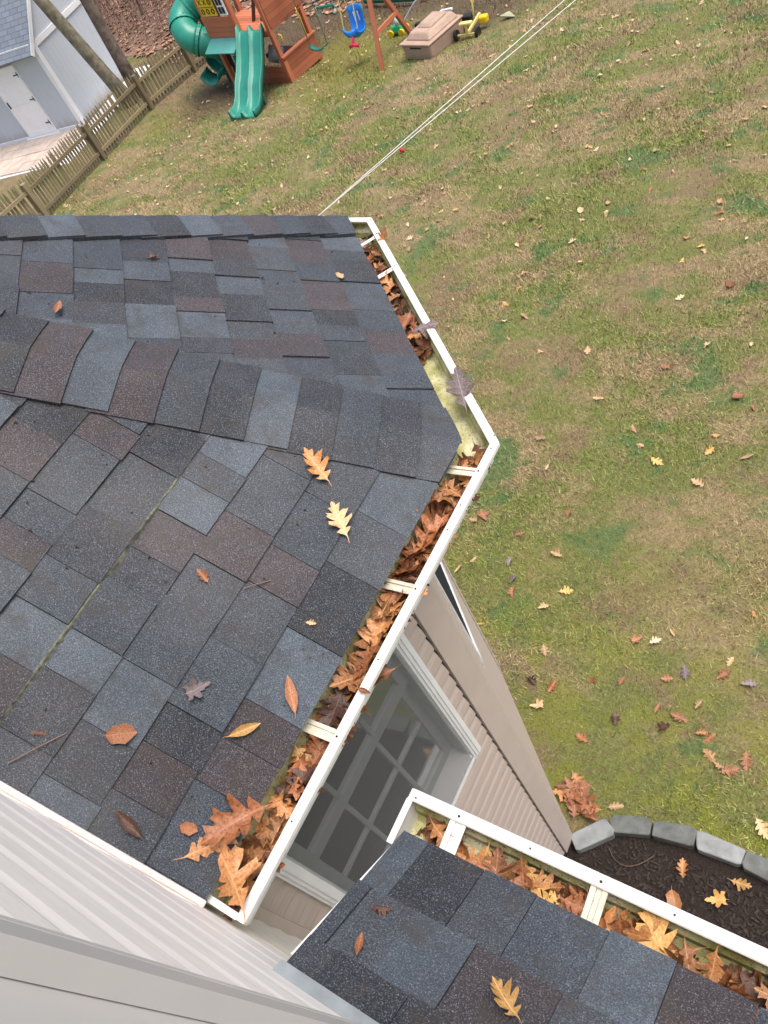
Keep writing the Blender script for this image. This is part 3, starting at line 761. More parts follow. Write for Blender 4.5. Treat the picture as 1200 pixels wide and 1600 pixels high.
mb = MB(); mb.bar((-.7725, .165, EZ - .002), (-.7725, YW + .05, EZ - .002 + PITCH * .30), .012, .006); mb.build('rake_edge', M['white'], HOUSE)
# vertical casing beside the open upstairs window
TR = thing('window_casing', 'white vertical window casing on the off-white siding, blurred and close', 'window casing', (-.34, YW, 4.2))
mb = MB(); z0, z1 = 4.125, 6.6
mb.prism([(-.410, -.158, z0), (-.410, -.112, z0), (-.402, -.1005, z0), (-.385, -.098, z0), (-.381, -.104, z0), (-.370, -.106, z0), (-.20, -.115, z0), (-.20, -.158, z0)], (0, 0, z1 - z0)).build('casing_face', simple('casing_white', (.64, .63, .615), .45, .06, 3), TR)
mb = MB(); mb.prism([(-.368, -.1055, z0), (-.352, -.090, z0), (-.330, -.090, z0), (-.326, -.1075, z0)], (0, 0, z1 - z0)).build('casing_ridge', simple('casing_shade', (.50, .49, .49), .45, .06, 3), TR)

# ------------------------------------------------------------------ fallen leaves
def leaf_mesh(name, kind, curl, bend, twist, seed):
    r_ = random.Random(seed)
    if kind == 'oak':
        half = [(0, .0, 0), (.08, .025, .06), (.17, .15, .10), (.21, .20, .13), (.24, .13, .17), (.26, .055, .23), (.36, .22, .28), (.43, .36, .32), (.47, .30, .36), (.50, .33, .40), (.47, .10, .46),
                (.58, .22, .50), (.68, .33, .54), (.70, .25, .58), (.74, .26, .62), (.70, .085, .68), (.80, .13, .72), (.89, .17, .77), (.87, .06, .86), (.94, .05, .92), (1, 0, 1)]
    elif kind == 'maple':
        half = [(0, 0, 0), (.02, .20, .05), (-.05, .34, .1), (.12, .32, .16), (.20, .22, .24), (.35, .42, .32), (.46, .50, .38), (.52, .34, .44), (.50, .14, .52), (.68, .20, .62), (.72, .11, .72), (.86, .10, .84), (1, 0, 1)]
    elif kind == 'round':
        half = [(0, 0, 0), (.08, .16, .08), (.22, .29, .2), (.42, .34, .4), (.64, .31, .62), (.84, .19, .82), (.95, .08, .94), (1, 0, 1)]
    else:
        half = [(0, 0, 0), (.1, .06, .1), (.25, .13, .25), (.45, .17, .45), (.65, .14, .65), (.85, .07, .85), (1, 0, 1)]
    mb = MB(); n = len(half); rows = []
    jl = [(r_.uniform(.85, 1.15), r_.uniform(-.02, .02)) for _ in half]; jr = [(r_.uniform(.85, 1.15), r_.uniform(-.02, .02)) for _ in half]
    for i, (x, y, a) in enumerate(half):
        row = []
        for sd_, j in ((1, jl), (-1, jr)):
            f, dx = j[i]
            pts_ = [((x + dx), y * f * sd_), ((x + dx + a) / 2 + (a - x) * .15, y * f * sd_ * .5)]
            row.append(pts_)
        rows.append([row[0][0], row[0][1], (a, 0), row[1][1], row[1][0]])
    if n: rows[0] = [(0, 0)] * 5 if 0 else [(0, .008), (0, .004), (0, 0), (0, -.004), (0, -.008)]
    rows[-1] = [(1, .004), (1, .002), (1, 0), (1, -.002), (1, -.004)]
    ph = r_.uniform(0, 6.28)
    def dfm(x, y):
        c = curl * (1 + .4 * math.sin(5 * x + ph)); z = c * y * y * 1.6 + abs(y) * .10 * (1 if curl >= 0 else -1)
        z += .05 * math.sin(9 * x + ph) * min(1, abs(y) * 6) + twist * y * (x - .5)
        a = bend * (x - .5); X = (x - .5) - bend * bend * (x - .5) ** 3 * .2; z += bend * (x - .5) ** 2
        return (X, y * (1 - .35 * abs(c) * abs(y)), z)
    mb.sheet([[dfm(*p) for p in row] for row in rows])
    st = [dfm(0, .008), dfm(0, -.008)]
    mb.add([st[0], st[1], (st[1][0] - .16, .03, st[1][2] + .03), (st[0][0] - .16, .04, st[0][2] + .03)], [(0, 1, 2, 3)])
    me = mb.mesh(name, smooth=True); return me
VAR = [leaf_mesh('oak_leaf_form', 'oak', c, b, t_, i) for i, (c, b, t_) in enumerate([(.5, .2, .1), (1.3, .35, .3), (-.8, -.3, .2), (.2, .5, -.4), (1.9, .1, .2), (-.3, .15, 0), (.9, -.4, .5), (.1, .08, .05)])]
MAP_ = leaf_mesh('maple_leaf_form', 'maple', .5, .2, .1, 31); RND_ = leaf_mesh('round_leaf_form', 'round', .5, .35, .1, 32); ELL_ = leaf_mesh('long_leaf_form', 'ell', 1.6, .35, .1, 33)
ZZ = Vector((0, 0, 1))
cache = {}
def leaf(mesh, matn, loc, size, normal, spin, label, group, tilt=0, tiltax=0, name='fallen_leaf'):
    key = (mesh.name, matn)
    if key not in cache:
        m_ = mesh.copy(); m_.materials.clear(); m_.materials.append(LM[matn]); cache[key] = m_
    o = bpy.data.objects.new(name, cache[key]); link(o)
    n = Vector(normal).normalized(); q = ZZ.rotation_difference(n)
    rot = q.to_matrix() @ Matrix.Rotation(tiltax, 3, 'Z') @ Matrix.Rotation(tilt, 3, 'X') @ Matrix.Rotation(-tiltax, 3, 'Z') @ Matrix.Rotation(spin, 3, 'Z')
    o.matrix_world = Matrix.Translation(loc) @ rot.to_4x4() @ Matrix.Diagonal((size, size, size, 1))
    return tag(o, label, 'leaf', group)
def along(path, s):
    for i in range(len(path) - 1):
        a, b = Vector(path[i]), Vector(path[i + 1]); l = (b - a).length
        if s <= l or i == len(path) - 2:
            d_ = (b - a) / l; return a + d_ * s, Vector((d_.y, -d_.x)), d_
        s -= l
# leaf litter packed in the gutters
def fill(path, s0, s1, n, z0, z1, label, group, mats, wts, zfun=None, umin=-.098, umax=-.032, size=(.10, .18)):
    for i in range(n):
        s = s0 + (s1 - s0) * (i + rnd.random()) / n
        p, o_, d_ = along(path, s); u = rnd.uniform(umin, umax); z = rnd.uniform(z0, z1)
        q = p + o_ * u
        mt = rnd.choices(mats, wts)[0]
        lf = leaf(rnd.choice(VAR), mt, (q.x, q.y, GZ + z), rnd.uniform(*size), (0, 0, 1), math.atan2(d_.y, d_.x) + rnd.gauss(0, .95) + rnd.choice((0, math.pi)), label, group, rnd.gauss(0, .4), rnd.uniform(0, 6.28))
        for _ in range(2):
            mw = lf.matrix_world; cs_ = [mw @ v.co for v in lf.data.vertices]; us_ = [(c_.xy - p).dot(o_) for c_ in cs_]; lo, hi = min(us_), max(us_); lz = min(c_.z for c_ in cs_)
            wmax = .112
            if hi - lo > wmax: lf.scale = lf.scale * (wmax / (hi - lo)); bpy.context.view_layer.update(); continue
            sh = (-.027 - hi) if hi > -.027 else ((-.145 - lo) if lo < -.145 else 0)
            lf.location = lf.location + Vector((o_.x * sh, o_.y * sh, max(0, GZ - .084 - lz))); break
def litter(path, s0, s1, n, z0, z1, mat, name, label, lo=.4, hi=.9, umin=-.122, umax=-.036):
    mb = MB()
    for i in range(n):
        s = rnd.uniform(s0, s1); p, o_, d_ = along(path, s); u = rnd.uniform(umin, umax); q = p + o_ * u
        me = rnd.choice(VAR); sc = rnd.uniform(.04, .10); rot = (Matrix.Rotation(rnd.uniform(0, 6.28), 3, 'Z') @ Matrix.Rotation(rnd.gauss(0, .6), 3, 'X') @ Matrix.Rotation(rnd.uniform(0, 6.28), 3, 'Z'))
        z = GZ + rnd.uniform(z0, z1)
        vs = []
        for v in me.vertices:
            w_ = rot @ v.co * sc + Vector((q.x, q.y, z)); vs.append((w_.x, w_.y, max(w_.z, GZ - .085)))
        mb.add(vs, [tuple(pp.vertices) for pp in me.polygons])
    tag(mb.build(name, mat), label, 'leaf litter', kind='stuff')
lit = simple('leaf_litter', (.15, .062, .028), .55, .75, 25, .5, (.03, .016, .011))
l1 = P1[1] - (YW + .035)
litter(BAY, .01, l1 - .02, 130, -.085, -.045, lit, 'leaf_litter', 'dark matted leaf litter under the leaves of the bay side gutter')
litter(BAY, l1 + .62, l1 + 1.5, 70, -.085, -.050, lit, 'leaf_litter', 'dark matted leaf litter in the slanted gutter of the bay')
LOWQ = [(4.0, .285), (-.80, .285)]
litter(LOWQ, 3.0, 4.79, 110, -.085, -.055, lit, 'leaf_litter', 'dark matted leaf litter and twigs in the lower gutter')
fill(BAY, .10, l1 - .17, 66, -.062, -.026, 'orange-brown oak leaf packed with others in the bay gutter beside the gridded window', 'oak leaves in the bay side gutter', ['orange', 'brown', 'dark', 'red', 'yellow'], [50, 30, 7, 10, 5])
fill(BAY, .02, .10, 4, -.075, -.045, 'dark wet leaf sunk in the bay gutter at its end cap', 'leaves sunk at the gutter end', ['dark', 'brown'], [2, 1], size=(.06, .09))
fill(BAY, l1 - .13, l1 - .03, 6, -.06, -.03, 'curled brown leaf in the mitred corner of the bay gutter', 'leaves in the gutter corner', ['brown', 'dark', 'orange'], [2, 1, 2], size=(.06, .10))
fill(BAY, l1 + .72, l1 + 1.47, 30, -.065, -.022, 'brown oak leaf packed in the slanted gutter of the bay', 'oak leaves in the slanted gutter', ['brown', 'orange', 'dark', 'grey'], [40, 40, 15, 6], size=(.06, .11))
fill(LOWQ, 3.75, 4.70, 44, -.062, -.018, 'oak leaf packed in the lower gutter above the mulch bed', 'oak leaves in the lower gutter', ['orange', 'brown', 'yellow', 'dark', 'red'], [46, 22, 12, 8, 10], umin=-.115, umax=-.05, size=(.08, .14))
# single leaves that stick out of the gutters
def one(mesh, m_, loc, size, label, normal=(0, 0, 1), spin=0, tilt=0, tax=0): leaf(mesh, m_, loc, size, normal, spin, label, None, tilt, tax)
NN = (PITCH, 0, 1); NM = (PITCH * s2, PITCH * s2, 1); NL = (0, PITCH, 1)
one(VAR[0], 'grey', (-1.25, 1.50, GZ + .015), .15, 'mauve-grey curled oak leaf standing over the lip of the slanted gutter', spin=2.2, tilt=.5, tax=1)
one(VAR[2], 'grey', (-1.53, 1.77, GZ + .012), .11, 'small mauve-grey leaf draped across the slanted gutter lip', spin=.4, tilt=.4)
one(VAR[3], 'orange', (-1.985, 2.27, GZ + .02), .08, 'small orange leaf stuck upright on the far gutter lip', spin=1, tilt=1.1)
one(VAR[5], 'orange', (-1.115, -.065, GZ + .030), .19, 'large glossy orange oak leaf bridging roof edge and gutter end', spin=2.6, tilt=.15)
one(VAR[5], 'orange', (-1.180, -.030, GZ + .058), .14, 'flat orange leaf on the roof edge at the gutter end', spin=.9, normal=NN)
one(VAR[6], 'brown', (-1.155, .035, GZ + .060), .18, 'brown oak leaf tilted up against the roof edge at the gutter end', spin=4.2, tilt=.4, tax=2)
one(ELL_, 'brown', (-1.035, .455, GZ + .014), .045, 'tiny dark leaf hooked on the white gutter lip above the window')
# leaves lying on the shingles
def on_near(x, y, up=.018): return (x, y, EZ + PITCH * (E0[0] - x) + up)
one(VAR[1], 'orange', on_near(-1.407, .961, .03), .125, 'orange-brown oak leaf on the shingles just below the hip caps', NN, 2.7)
one(VAR[0], 'tan', on_near(-1.296, .852, .025), .115, 'pale tan oak leaf on the shingles near the gutter corner', NN, 2.5)
one(MAP_, 'grey', on_near(-1.365, .263, .022), .065, 'grey maple leaf lying on the near roof slope', NN, 1)
one(RND_, 'brown', on_near(-1.445, .079, .022), .075, 'round glossy brown leaf on the near roof slope', NN, .6)
one(ELL_, 'yellow', on_near(-1.240, .231, .02), .085, 'narrow yellow-tan leaf on the near roof slope', NN, .9)
one(ELL_, 'red', on_near(-1.193, .364, .022), .10, 'long red-brown leaf on the shingles next to the gutter', NN, 2.3)
one(ELL_, 'dark', on_near(-1.335, -.082, .03), .09, 'dark curled leaf on the shingles beside the wall trim', NN, 2.9)
one(RND_, 'brown', on_near(-1.236, -.026, .02), .045, 'small square brown leaf on the shingles above the gutter end', NN, .2)
one(VAR[4], 'red', on_near(-1.49, .518), .05, 'small curled red-brown leaf fragment mid near roof slope', NN, 2.8)
one(VAR[4], 'tan', on_near(-1.235, .554), .03, 'tiny pale leaf scrap on a dark shingle near the gutter', NN, .4)
one(VAR[2], 'dark', on_near(-1.583, -.011), .04, 'dark crumpled leaf scrap on the upper near roof slope', NN, .4)
def on_mid(x, y, up=.018): return (x, y, EZ + PM * s2 * ((E1[0] - x) + (E1[1] - y)) + up)
one(ELL_, 'red', on_mid(-2.228, 1.033, .03), .075, 'pinkish red-brown leaf lying by the hip caps', NM, 2.2)
one(RND_, 'tan', on_mid(-1.942, 1.896), .05, 'pale leaf scrap on the corner roof slope near the slanted gutter', NM, 2.4)
one(VAR[4], 'dark', on_mid(-2.345, 1.494), .05, 'dark crumpled debris leaf on the corner roof slope', NM, 1)
one(VAR[2], 'dark', on_mid(-2.74, 1.36), .04, 'dark red leaf scrap high on the corner roof slope', NM, 1)
one(VAR[1], 'red', (-2.70, 1.05, EZ + .924 * PITCH * 1.35 + .045), .06, 'reddish leaf perched on the far hip', (0, 0, 1), 1)
def on_low(x, y, up=.018): return (x, y, EZ + PITCH * (.178 - y) + up)
one(VAR[2], 'dark', on_low(-.689, .03, .02), .042, 'dark brown curled leaf on the small pent roof', NL, .5)
one(ELL_, 'brown', on_low(-.675, -.046, .02), .05, 'red-brown narrow leaf on the pent roof beside the flashing', NL, 2.0)
one(VAR[1], 'yellow', on_low(-.397, -.001, .028), .085, 'large yellow-tan oak leaf on the pent roof', NL, 2.6)

mb = MB()
for i in range(230):
    if i < 150: x = rnd.uniform(-2.3, -1.18); y = rnd.uniform(-.1, 1.2 + .41 * (x + 1.156)); c = Vector(on_near(x, y, .0135))
    else:
        a_ = rnd.uniform(.05, 1.2); u_ = rnd.uniform(.5 * a_, 1.4 - .3 * a_); x = E1[0] - s2 * u_ - s2 * a_; y = E1[1] + s2 * u_ - s2 * a_; c = Vector(on_mid(x, y, .0135))
    r_ = rnd.choice((.002, .003, .004, .007)); f = lambda: rnd.uniform(.5, 1.3) * r_
    mb.add([c + Vector((f(), 0, 0)), c + Vector((-f(), f(), 0)), c + Vector((-f(), -f(), 0)), c + Vector((0, 0, f() * .8))], [(0, 1, 3), (1, 2, 3), (2, 0, 3), (0, 2, 1)])
tag(mb.build('roof_debris', simple('roof_crumbs', (.05, .035, .025), .9, .8, 40)), 'dark crumbs of leaf and twig strewn on the shingles', 'debris', kind='stuff')
TAN = [(-2.39, 3.28), (-1.9, 4.5), (-1.48, 4.31), (-2.24, 4.89), (-1.17, 4.68), (-3.12, 4.64), (-2.89, 4.26), (-2.16, 2.93), (-3.12, 3.04), (-3.21, 2.9), (-2.28, 2.73), (-1.23, 2.78), (-.89, 2.26), (-1.98, 1.87), (-1.17, 1.36), (-.31, 1.57), (-.72, 3.1), (-.78, 2.66), (-2.11, 2.34), (-2.74, 2.42), (-2.12, 4.69), (-2.75, 5.28), (-1.49, 4.71), (-1.49, 4.91), (-6.77, 8.17), (-5.51, 8.38), (-4.55, 6.86), (-3.14, 6.01), (-4.49, 7.14), (-5.03, 8.77), (-4.79, 8.56), (-4.34, 8.9), (-4.23, 8.67), (-4.0, 9.03), (-3.34, 9.71), (-2.62, 7.66), (-2.41, 7.84), (-2.48, 7.93), (-2.71, 8.12), (-2.4, 8.48), (-3.76, 10.33), (-6.52, 12.81), (-5.41, 13.55), (-5.06, 11.71), (-8.85, 13.56), (-4.86, 13.46), (-4.56, 7.48), (-6.52, 9.48), (-6.64, 8.88), (-7.23, 9.45), (-7.45, 9.13), (-6.74, 9.17), (-4.98, 9.29), (-1.92, 6.17), (-4.89, 10.67), (-5.5, 14.31), (-5.08, 13.89), (-3.21, 10.72), (-2.59, 9.83), (-2.56, 11.19), (-4.17, 6.6), (-9.71, 10.94), (-8.8, 10.77), (-8.74, 10.32), (-7.92, 9.16), (-8.06, 9.75), (-11.34, 14.66), (-10.98, 13.65), (-12.71, 13.43), (-13.92, 12.7)]
RED = [(-2.81, 3.42), (-2.46, 3.75), (-3.25, 3.54), (-2.61, 2.8), (-1.46, 2.65), (-1.15, 2.39), (-.8, 2.54), (-.98, 2.12), (-.76, 2.04), (-.81, 2.06), (-.5, 1.96), (-.58, 1.86), (-1.45, 2.27), (-1.66, 2.2), (-1.93, 2.06), (-1.14, 2.14), (-1.56, 1.74), (-1.44, 5.44), (-1.27, 5.3), (-1.96, 7.18), (-7.8, 12.89), (-4.95, 8.26), (-2.23, 5.81), (-3.37, 11.52), (-8.44, 10.58)]
PILE = [(-1.52, 1.36), (-1.44, 1.31), (-1.36, 1.29), (-1.42, 1.25), (-1.30, 1.22), (-1.53, 1.31), (-1.46, 1.42), (-1.45, 1.28), (-1.42, 1.36), (-1.38, 1.33), (-1.49, 1.37), (-1.33, 1.27)]
BEDL = [(-.67, 1.15), (-.66, .94), (-.34, 1.2), (-.45, 1.05)]
DARK = [(-2.77, 3.1), (-2.66, 2.93), (-2.1, 2.06), (-1.06, 2.01), (-.62, 2.52), (-1.39, 1.96), (-1.05, 2.48)]
def ground_leaf(x, y, m_, lo, hi, label, group, up=.022):
    leaf(rnd.choice(VAR[:7] * 2 + [ELL_, RND_, MAP_]), m_, (x, y, gz(x, y) + up), rnd.uniform(lo, hi), (rnd.uniform(-.2, .2), rnd.uniform(-.2, .2), 1), rnd.uniform(0, 6.28), label, group, rnd.uniform(-.3, .3), rnd.uniform(0, 6))
for x, y in TAN: ground_leaf(x, y, rnd.choice(('tan', 'tan', 'tan', 'yellow')) if y > 2 else 'tan', .075, .145, 'pale tan oak leaf scattered on the lawn', 'pale oak leaves scattered on the lawn')
for x, y in RED: ground_leaf(x, y, rnd.choice(('red', 'red', 'orange', 'brown')), .085, .15, 'red-brown oak leaf scattered on the lawn', 'red-brown oak leaves scattered on the lawn')
for x, y in DARK: ground_leaf(x, y, 'dark' if y < 2.2 else 'grey', .09, .13, 'dark grey decayed leaf lying on the lawn', 'dark decayed leaves on the lawn')
for x, y in PILE: ground_leaf(x, y, rnd.choice(('red', 'brown', 'red', 'orange')), .13, .18, 'red-brown oak leaf heaped at the foot of the wall corner', 'leaves heaped at the wall corner', .05)
for x, y in BEDL: ground_leaf(x, y, rnd.choice(('orange', 'yellow', 'red')), .11, .15, 'orange-brown leaf lying on the dark mulch', 'leaves on the mulch bed', .05)
mb = MB()                                              # the many small far leaves of the lawn
for i in range(1500):
    x = rnd.uniform(-20, 2); y = rnd.uniform(1.6, 21)
    if rnd.random() > .2 + .9 * max(0, (math.hypot(x, y) - 6) / 18): continue
    if x < -1.4 and y < 2.6 and x > -4.5: continue
    me = rnd.choice(VAR); sc = rnd.uniform(.05, .13); rot = Matrix.Rotation(rnd.gauss(0, .35), 3, 'X') @ Matrix.Rotation(rnd.uniform(0, 6.28), 3, 'Z'); z = gz(x, y) + .03
    mb.add([rot @ v.co * sc + Vector((x, y, z)) for v in me.vertices], [tuple(pp.vertices) for pp in me.polygons])
def far_leaf():
    k = NT('scattered_leaf', .7); p = k.pos(); v = k.voro(k.mapping(p, (1, 1, .2)), 2.5, 'Color'); s = k.n('SeparateColor'); k.l(v, s.inputs[0])
    return k.col(k.ramp(s.outputs[0], [(0, (.32, .16, .08)), (.35, (.50, .33, .18)), (1, (.66, .52, .36))]))
tag(mb.build('leaf_scatter', far_leaf()), 'many small dry leaves scattered over the lawn', 'leaves', kind='stuff')

# ------------------------------------------------------------------ clothesline
def cable(a, b, far, name, label):
    a, b = Vector(a), Vector(b); pts = [a + (far - a) * t_ + Vector((0, 0, -.10 * 4 * t_ * (1 - t_) * 0)) for t_ in np.linspace(0, 1, 12)]
    return tag(MB().tube(pts, .0026, 6).build(name, M['rope_w'], smooth=True), label, 'clothesline', 'strands of the clothesline')
A1 = Vector((-2.531, 2.460, 3.799)); B1 = Vector((-2.280, 5.119, 3.455)); A2 = Vector((-2.543, 2.460, 3.792)); B2 = Vector((-2.341, 5.099, 3.474))
F1 = A1 + (B1 - A1) * 7.4; F2 = A2 + (B2 - A2) * 7.4
cable(A1, B1, F1, 'clothesline', 'white clothesline strand running from the bay over the lawn'); cable(A2, B2, F2, 'clothesline', 'white clothesline strand running from the bay over the lawn')
t = thing('clothesline_post', 'wooden post with crossarm holding the clothesline ends', 'post', (F1.x - .25, F1.y, gz(F1.x, F1.y)))
MB().box(F1.x - .3, F1.x - .2, F1.y, F1.y + .1, gz(F1.x, F1.y) - .3, F1.z + .15).build('post', M['wood_fence'], t); MB().bar((F1.x + .2, F1.y + .02, F1.z), (F2.x - .2, F2.y - .0, F2.z), .07, .07).build('crossarm', M['wood_fence'], t)

# ------------------------------------------------------------------ picket fence
FP = [(-19.0, 8.6), (-19.35, 10.35), (-20.32, 13.45), (-20.62, 16.05), (-20.32, 18.02), (-19.85, 20.6)]
FEN = thing('picket_fence', 'weathered wooden picket fence between the lawn and the shed', 'fence', (-20.3, 13.4, gz(-20.3, 13.4)))
pk = MB(); pk.add([(-.012, -.034, 0), (.012, -.034, 0), (.012, .034, 0), (-.012, .034, 0), (-.012, -.034, .95), (.012, -.034, .95), (.012, .034, .95), (-.012, .034, .95), (-.012, 0, 1.08), (.012, 0, 1.08)],
       [(0, 3, 2, 1), (0, 1, 5, 4), (1, 2, 6, 9, 5), (2, 3, 7, 6), (3, 0, 4, 8, 7), (4, 5, 9, 8), (6, 7, 8, 9)])
pko = bpy.data.objects.new('picket', pk.mesh('picket')); pko.data.materials.append(M['wood_fence']); link(pko, FEN); first = True
for i in range(len(FP) - 1):
    a, b = Vector((*FP[i], 0)), Vector((*FP[i + 1], 0)); d_ = (b - a); ln = d_.length; d_.normalize(); nn = Vector((d_.y, -d_.x, 0)); yaw = math.atan2(d_.y, d_.x) - math.pi / 2
    za, zb = gz(a.x, a.y), gz(b.x, b.y)
    n = int(ln / .125)
    for k in range(n):
        t_ = (k + .5) / n; p = a + d_ * ln * t_ - nn * .05; p.z = za + (zb - za) * t_ + .03 + rnd.uniform(-.02, .02)
        if first: pko.location = p - base_of(FEN); pko.rotation_euler = (0, 0, yaw); first = False
        else: copy_at(pko, FEN, p, (rnd.gauss(0, .012), rnd.gauss(0, .012), yaw))
    for zz in (.22, .80):
        MB().bar(a + Vector((0, 0, za + zz)), b + Vector((0, 0, zb + zz)), .045, .085).build('rail', M['wood_fence'], FEN)
    q = a + nn * .03; MB().box(q.x - .065, q.x + .065, q.y - .065, q.y + .065, za - .2, za + 1.02).build('post', M['wood_fence'], FEN, bevel=.01)

# ------------------------------------------------------------------ shed, patio, apron
sa = R(11.5); SF = Vector((-math.cos(sa), -math.sin(sa), 0)); SB = Vector((-math.sin(sa), math.cos(sa), 0)); SO = Vector((-23.35, 15.51, -2.23))
SHED = thing('garden_shed', 'grey-blue garden shed with white trim and white door', 'shed', SO)
q = lambda u, v, z: SO + SF * u + SB * v + Vector((0, 0, z))
SW, SD_, SHh, RH = 3.9, 3.15, 2.5, 1.5
def face_obj(name, pts_, mat, parent, flip=False):       # a face with its own object frame so its texture follows it
    o = bpy.data.objects.new(name, None)
    return MB().add(pts_, [tuple(range(len(pts_)))]).build(name, mat, parent)
def local_box(name, x0, x1, y0, y1, z0, z1, mat, parent, bevel=0):
    mb = MB().box(x0, x1, y0, y1, z0, z1); o = bpy.data.objects.new(name, mb.mesh(name)); o.data.materials.append(mat); link(o, parent)
    o.rotation_euler = (0, 0, math.atan2(SF.y, SF.x)); o.location = (0, 0, 0)
    return o
# shed local: x along the front (SF), y = -SB
for y0 in (-.04, -SD_): local_box('wall', 0, SW, y0, y0 + .04, 0, SHh, M['shed'], SHED)
for xx in (0, SW - .04):
    gm = MB(); gm.prism([(xx, -.041, 0), (xx, -SD_ + .041, 0), (xx, -SD_ + .041, SHh), (xx, -SD_ / 2, SHh + RH), (xx, -.041, SHh)], (.04, 0, 0))
    # texture runs along its own x, so turn the gable's own frame
    me = gm.mesh('gable_wall'); me.transform(Matrix.Rotation(-math.pi / 2, 4, 'Z'))
    o = bpy.data.objects.new('gable_wall', me); o.data.materials.append(M['shed']); link(o, SHED); o.rotation_euler = (0, 0, math.atan2(SF.y, SF.x) + math.pi / 2)
for (x0, x1, y0, y1, z0, z1, nm) in ((-.05, .10, .0, .03, 0, SHh, 'corner_board'), (-.05, -.001, -.14, -.001, 0, SHh, 'corner_board'), (SW - .1, SW + .04, .0, .03, 0, SHh, 'corner_board'), (-.05, -.001, -SD_, -SD_ + .14, 0, SHh + .1, 'corner_board'),
                                  (-.045, -.001, -SD_ + .14, -.14, SHh - .12, SHh + .03, 'band_board'), (.1, SW - .1, .0, .06, 0, .11, 'base_board'), (1.0, 2.45, .0, .14, -.02, .06, 'step'), (.0, SW, .0, .12, SHh - .06, SHh + .06, 'eave_board')):
    local_box(nm, x0, x1, y0, y1, z0, z1, M['winwhite'], SHED)
dr = local_box('door', 1.11, 2.32, .0, .05, .11, 2.18, M['white_pl'], SHED)
for (x0, x1, z0, z1) in ((1.11, 1.22, .11, 2.18), (2.21, 2.32, .11, 2.18), (1.22, 2.21, 2.05, 2.18), (1.22, 2.21, 1.1, 1.2), (1.22, 2.21, .11, .24)):
    o = MB().box(x0, x1, .051, .066, z0, z1); ob = bpy.data.objects.new('door_rail', o.mesh('door_rail')); ob.data.materials.append(M['white_pl']); link(ob, dr)
for zz in (.4, 1.15, 1.9):
    o = MB().box(1.10, 1.30, .067, .078, zz - .015, zz + .015); o.add([(1.12, .072, zz - .08), (1.15, .072, zz - .08), (1.15, .072, zz + .08), (1.12, .072, zz + .08)], [(0, 1, 2, 3)])
    ob = bpy.data.objects.new('hinge', o.mesh('hinge')); ob.data.materials.append(M['metal_bk']); link(ob, dr)
o = MB().box(2.22, 2.25, .067, .10, 1.05, 1.25); ob = bpy.data.objects.new('handle', o.mesh('handle')); ob.data.materials.append(M['metal_bk']); link(ob, dr)
# two roof planes in their own frames, so the tab pattern follows the slope
rl = math.hypot(SD_ / 2 + .25, RH * (SD_ / 2 + .25) / (SD_ / 2)); ra = math.atan2(RH, SD_ / 2)
for sg, yaw in ((1, math.atan2(SF.y, SF.x)), (-1, math.atan2(SF.y, SF.x) + math.pi)):
    mb = MB().box(-.08 if sg > 0 else -SW - .15, SW + .15 if sg > 0 else .08, 0, rl, .03, .10)
    ob = bpy.data.objects.new('roof_slope', mb.mesh('roof_slope')); ob.data.materials.append(M['shed_roof']); link(ob, SHED)
    ob.matrix_parent_inverse.identity()
    apex = q(0, SD_ / 2, SHh + RH) - SO
    Rm = Matrix.Rotation(yaw, 4, 'Z') @ Matrix.Rotation(-ra, 4, 'X')
    ob.matrix_basis = Matrix.Translation(apex) @ Rm
    MB_ = MB().box(-.10 if sg > 0 else .081, -.081 if sg > 0 else .10, 0, rl, -.02, .105)
    rb = bpy.data.objects.new('rake_trim', MB_.mesh('rake_trim')); rb.data.materials.append(M['winwhite']); link(rb, ob)
PAT = bpy.data.objects.new('patio', MB().prism([q(-.4, -2.2, -.02), q(4.6, -2.4, -.02), q(4.6, -.02, -.02), q(-.4, -.02, -.02)], (0, 0, .03)).mesh('patio')); PAT.data.materials.append(M['concrete']); link(PAT); tag(PAT, 'stone paved patio in front of the shed door', kind='structure')
for i in range(9):
    for j in range(4):
        u = -.38 + i * .55 + (j % 2) * .2; v = -.10 - j * .52
        if u + .54 > 4.7: continue
        mb = MB(); hh = .035 + rnd.uniform(-.006, .008)
        mb.prism([q(u, v - .50, .011), q(u + .53, v - .50, .011), q(u + .53, v, .011), q(u, v, .011)][::-1], (0, 0, hh)); mb.build('paver', M['paver'], PAT, bevel=.012)
ap = MB().prism([q(-.1, -2.3, -.01), q(-.1, 3.4, -.01), q(-.8, 3.4, -.01), q(-1.0, .3, -.01), q(-.9, -2.3, -.01)], (0, 0, .03)).build('concrete_path', M['concrete']); tag(ap, 'pale concrete path between shed and fence', kind='structure')

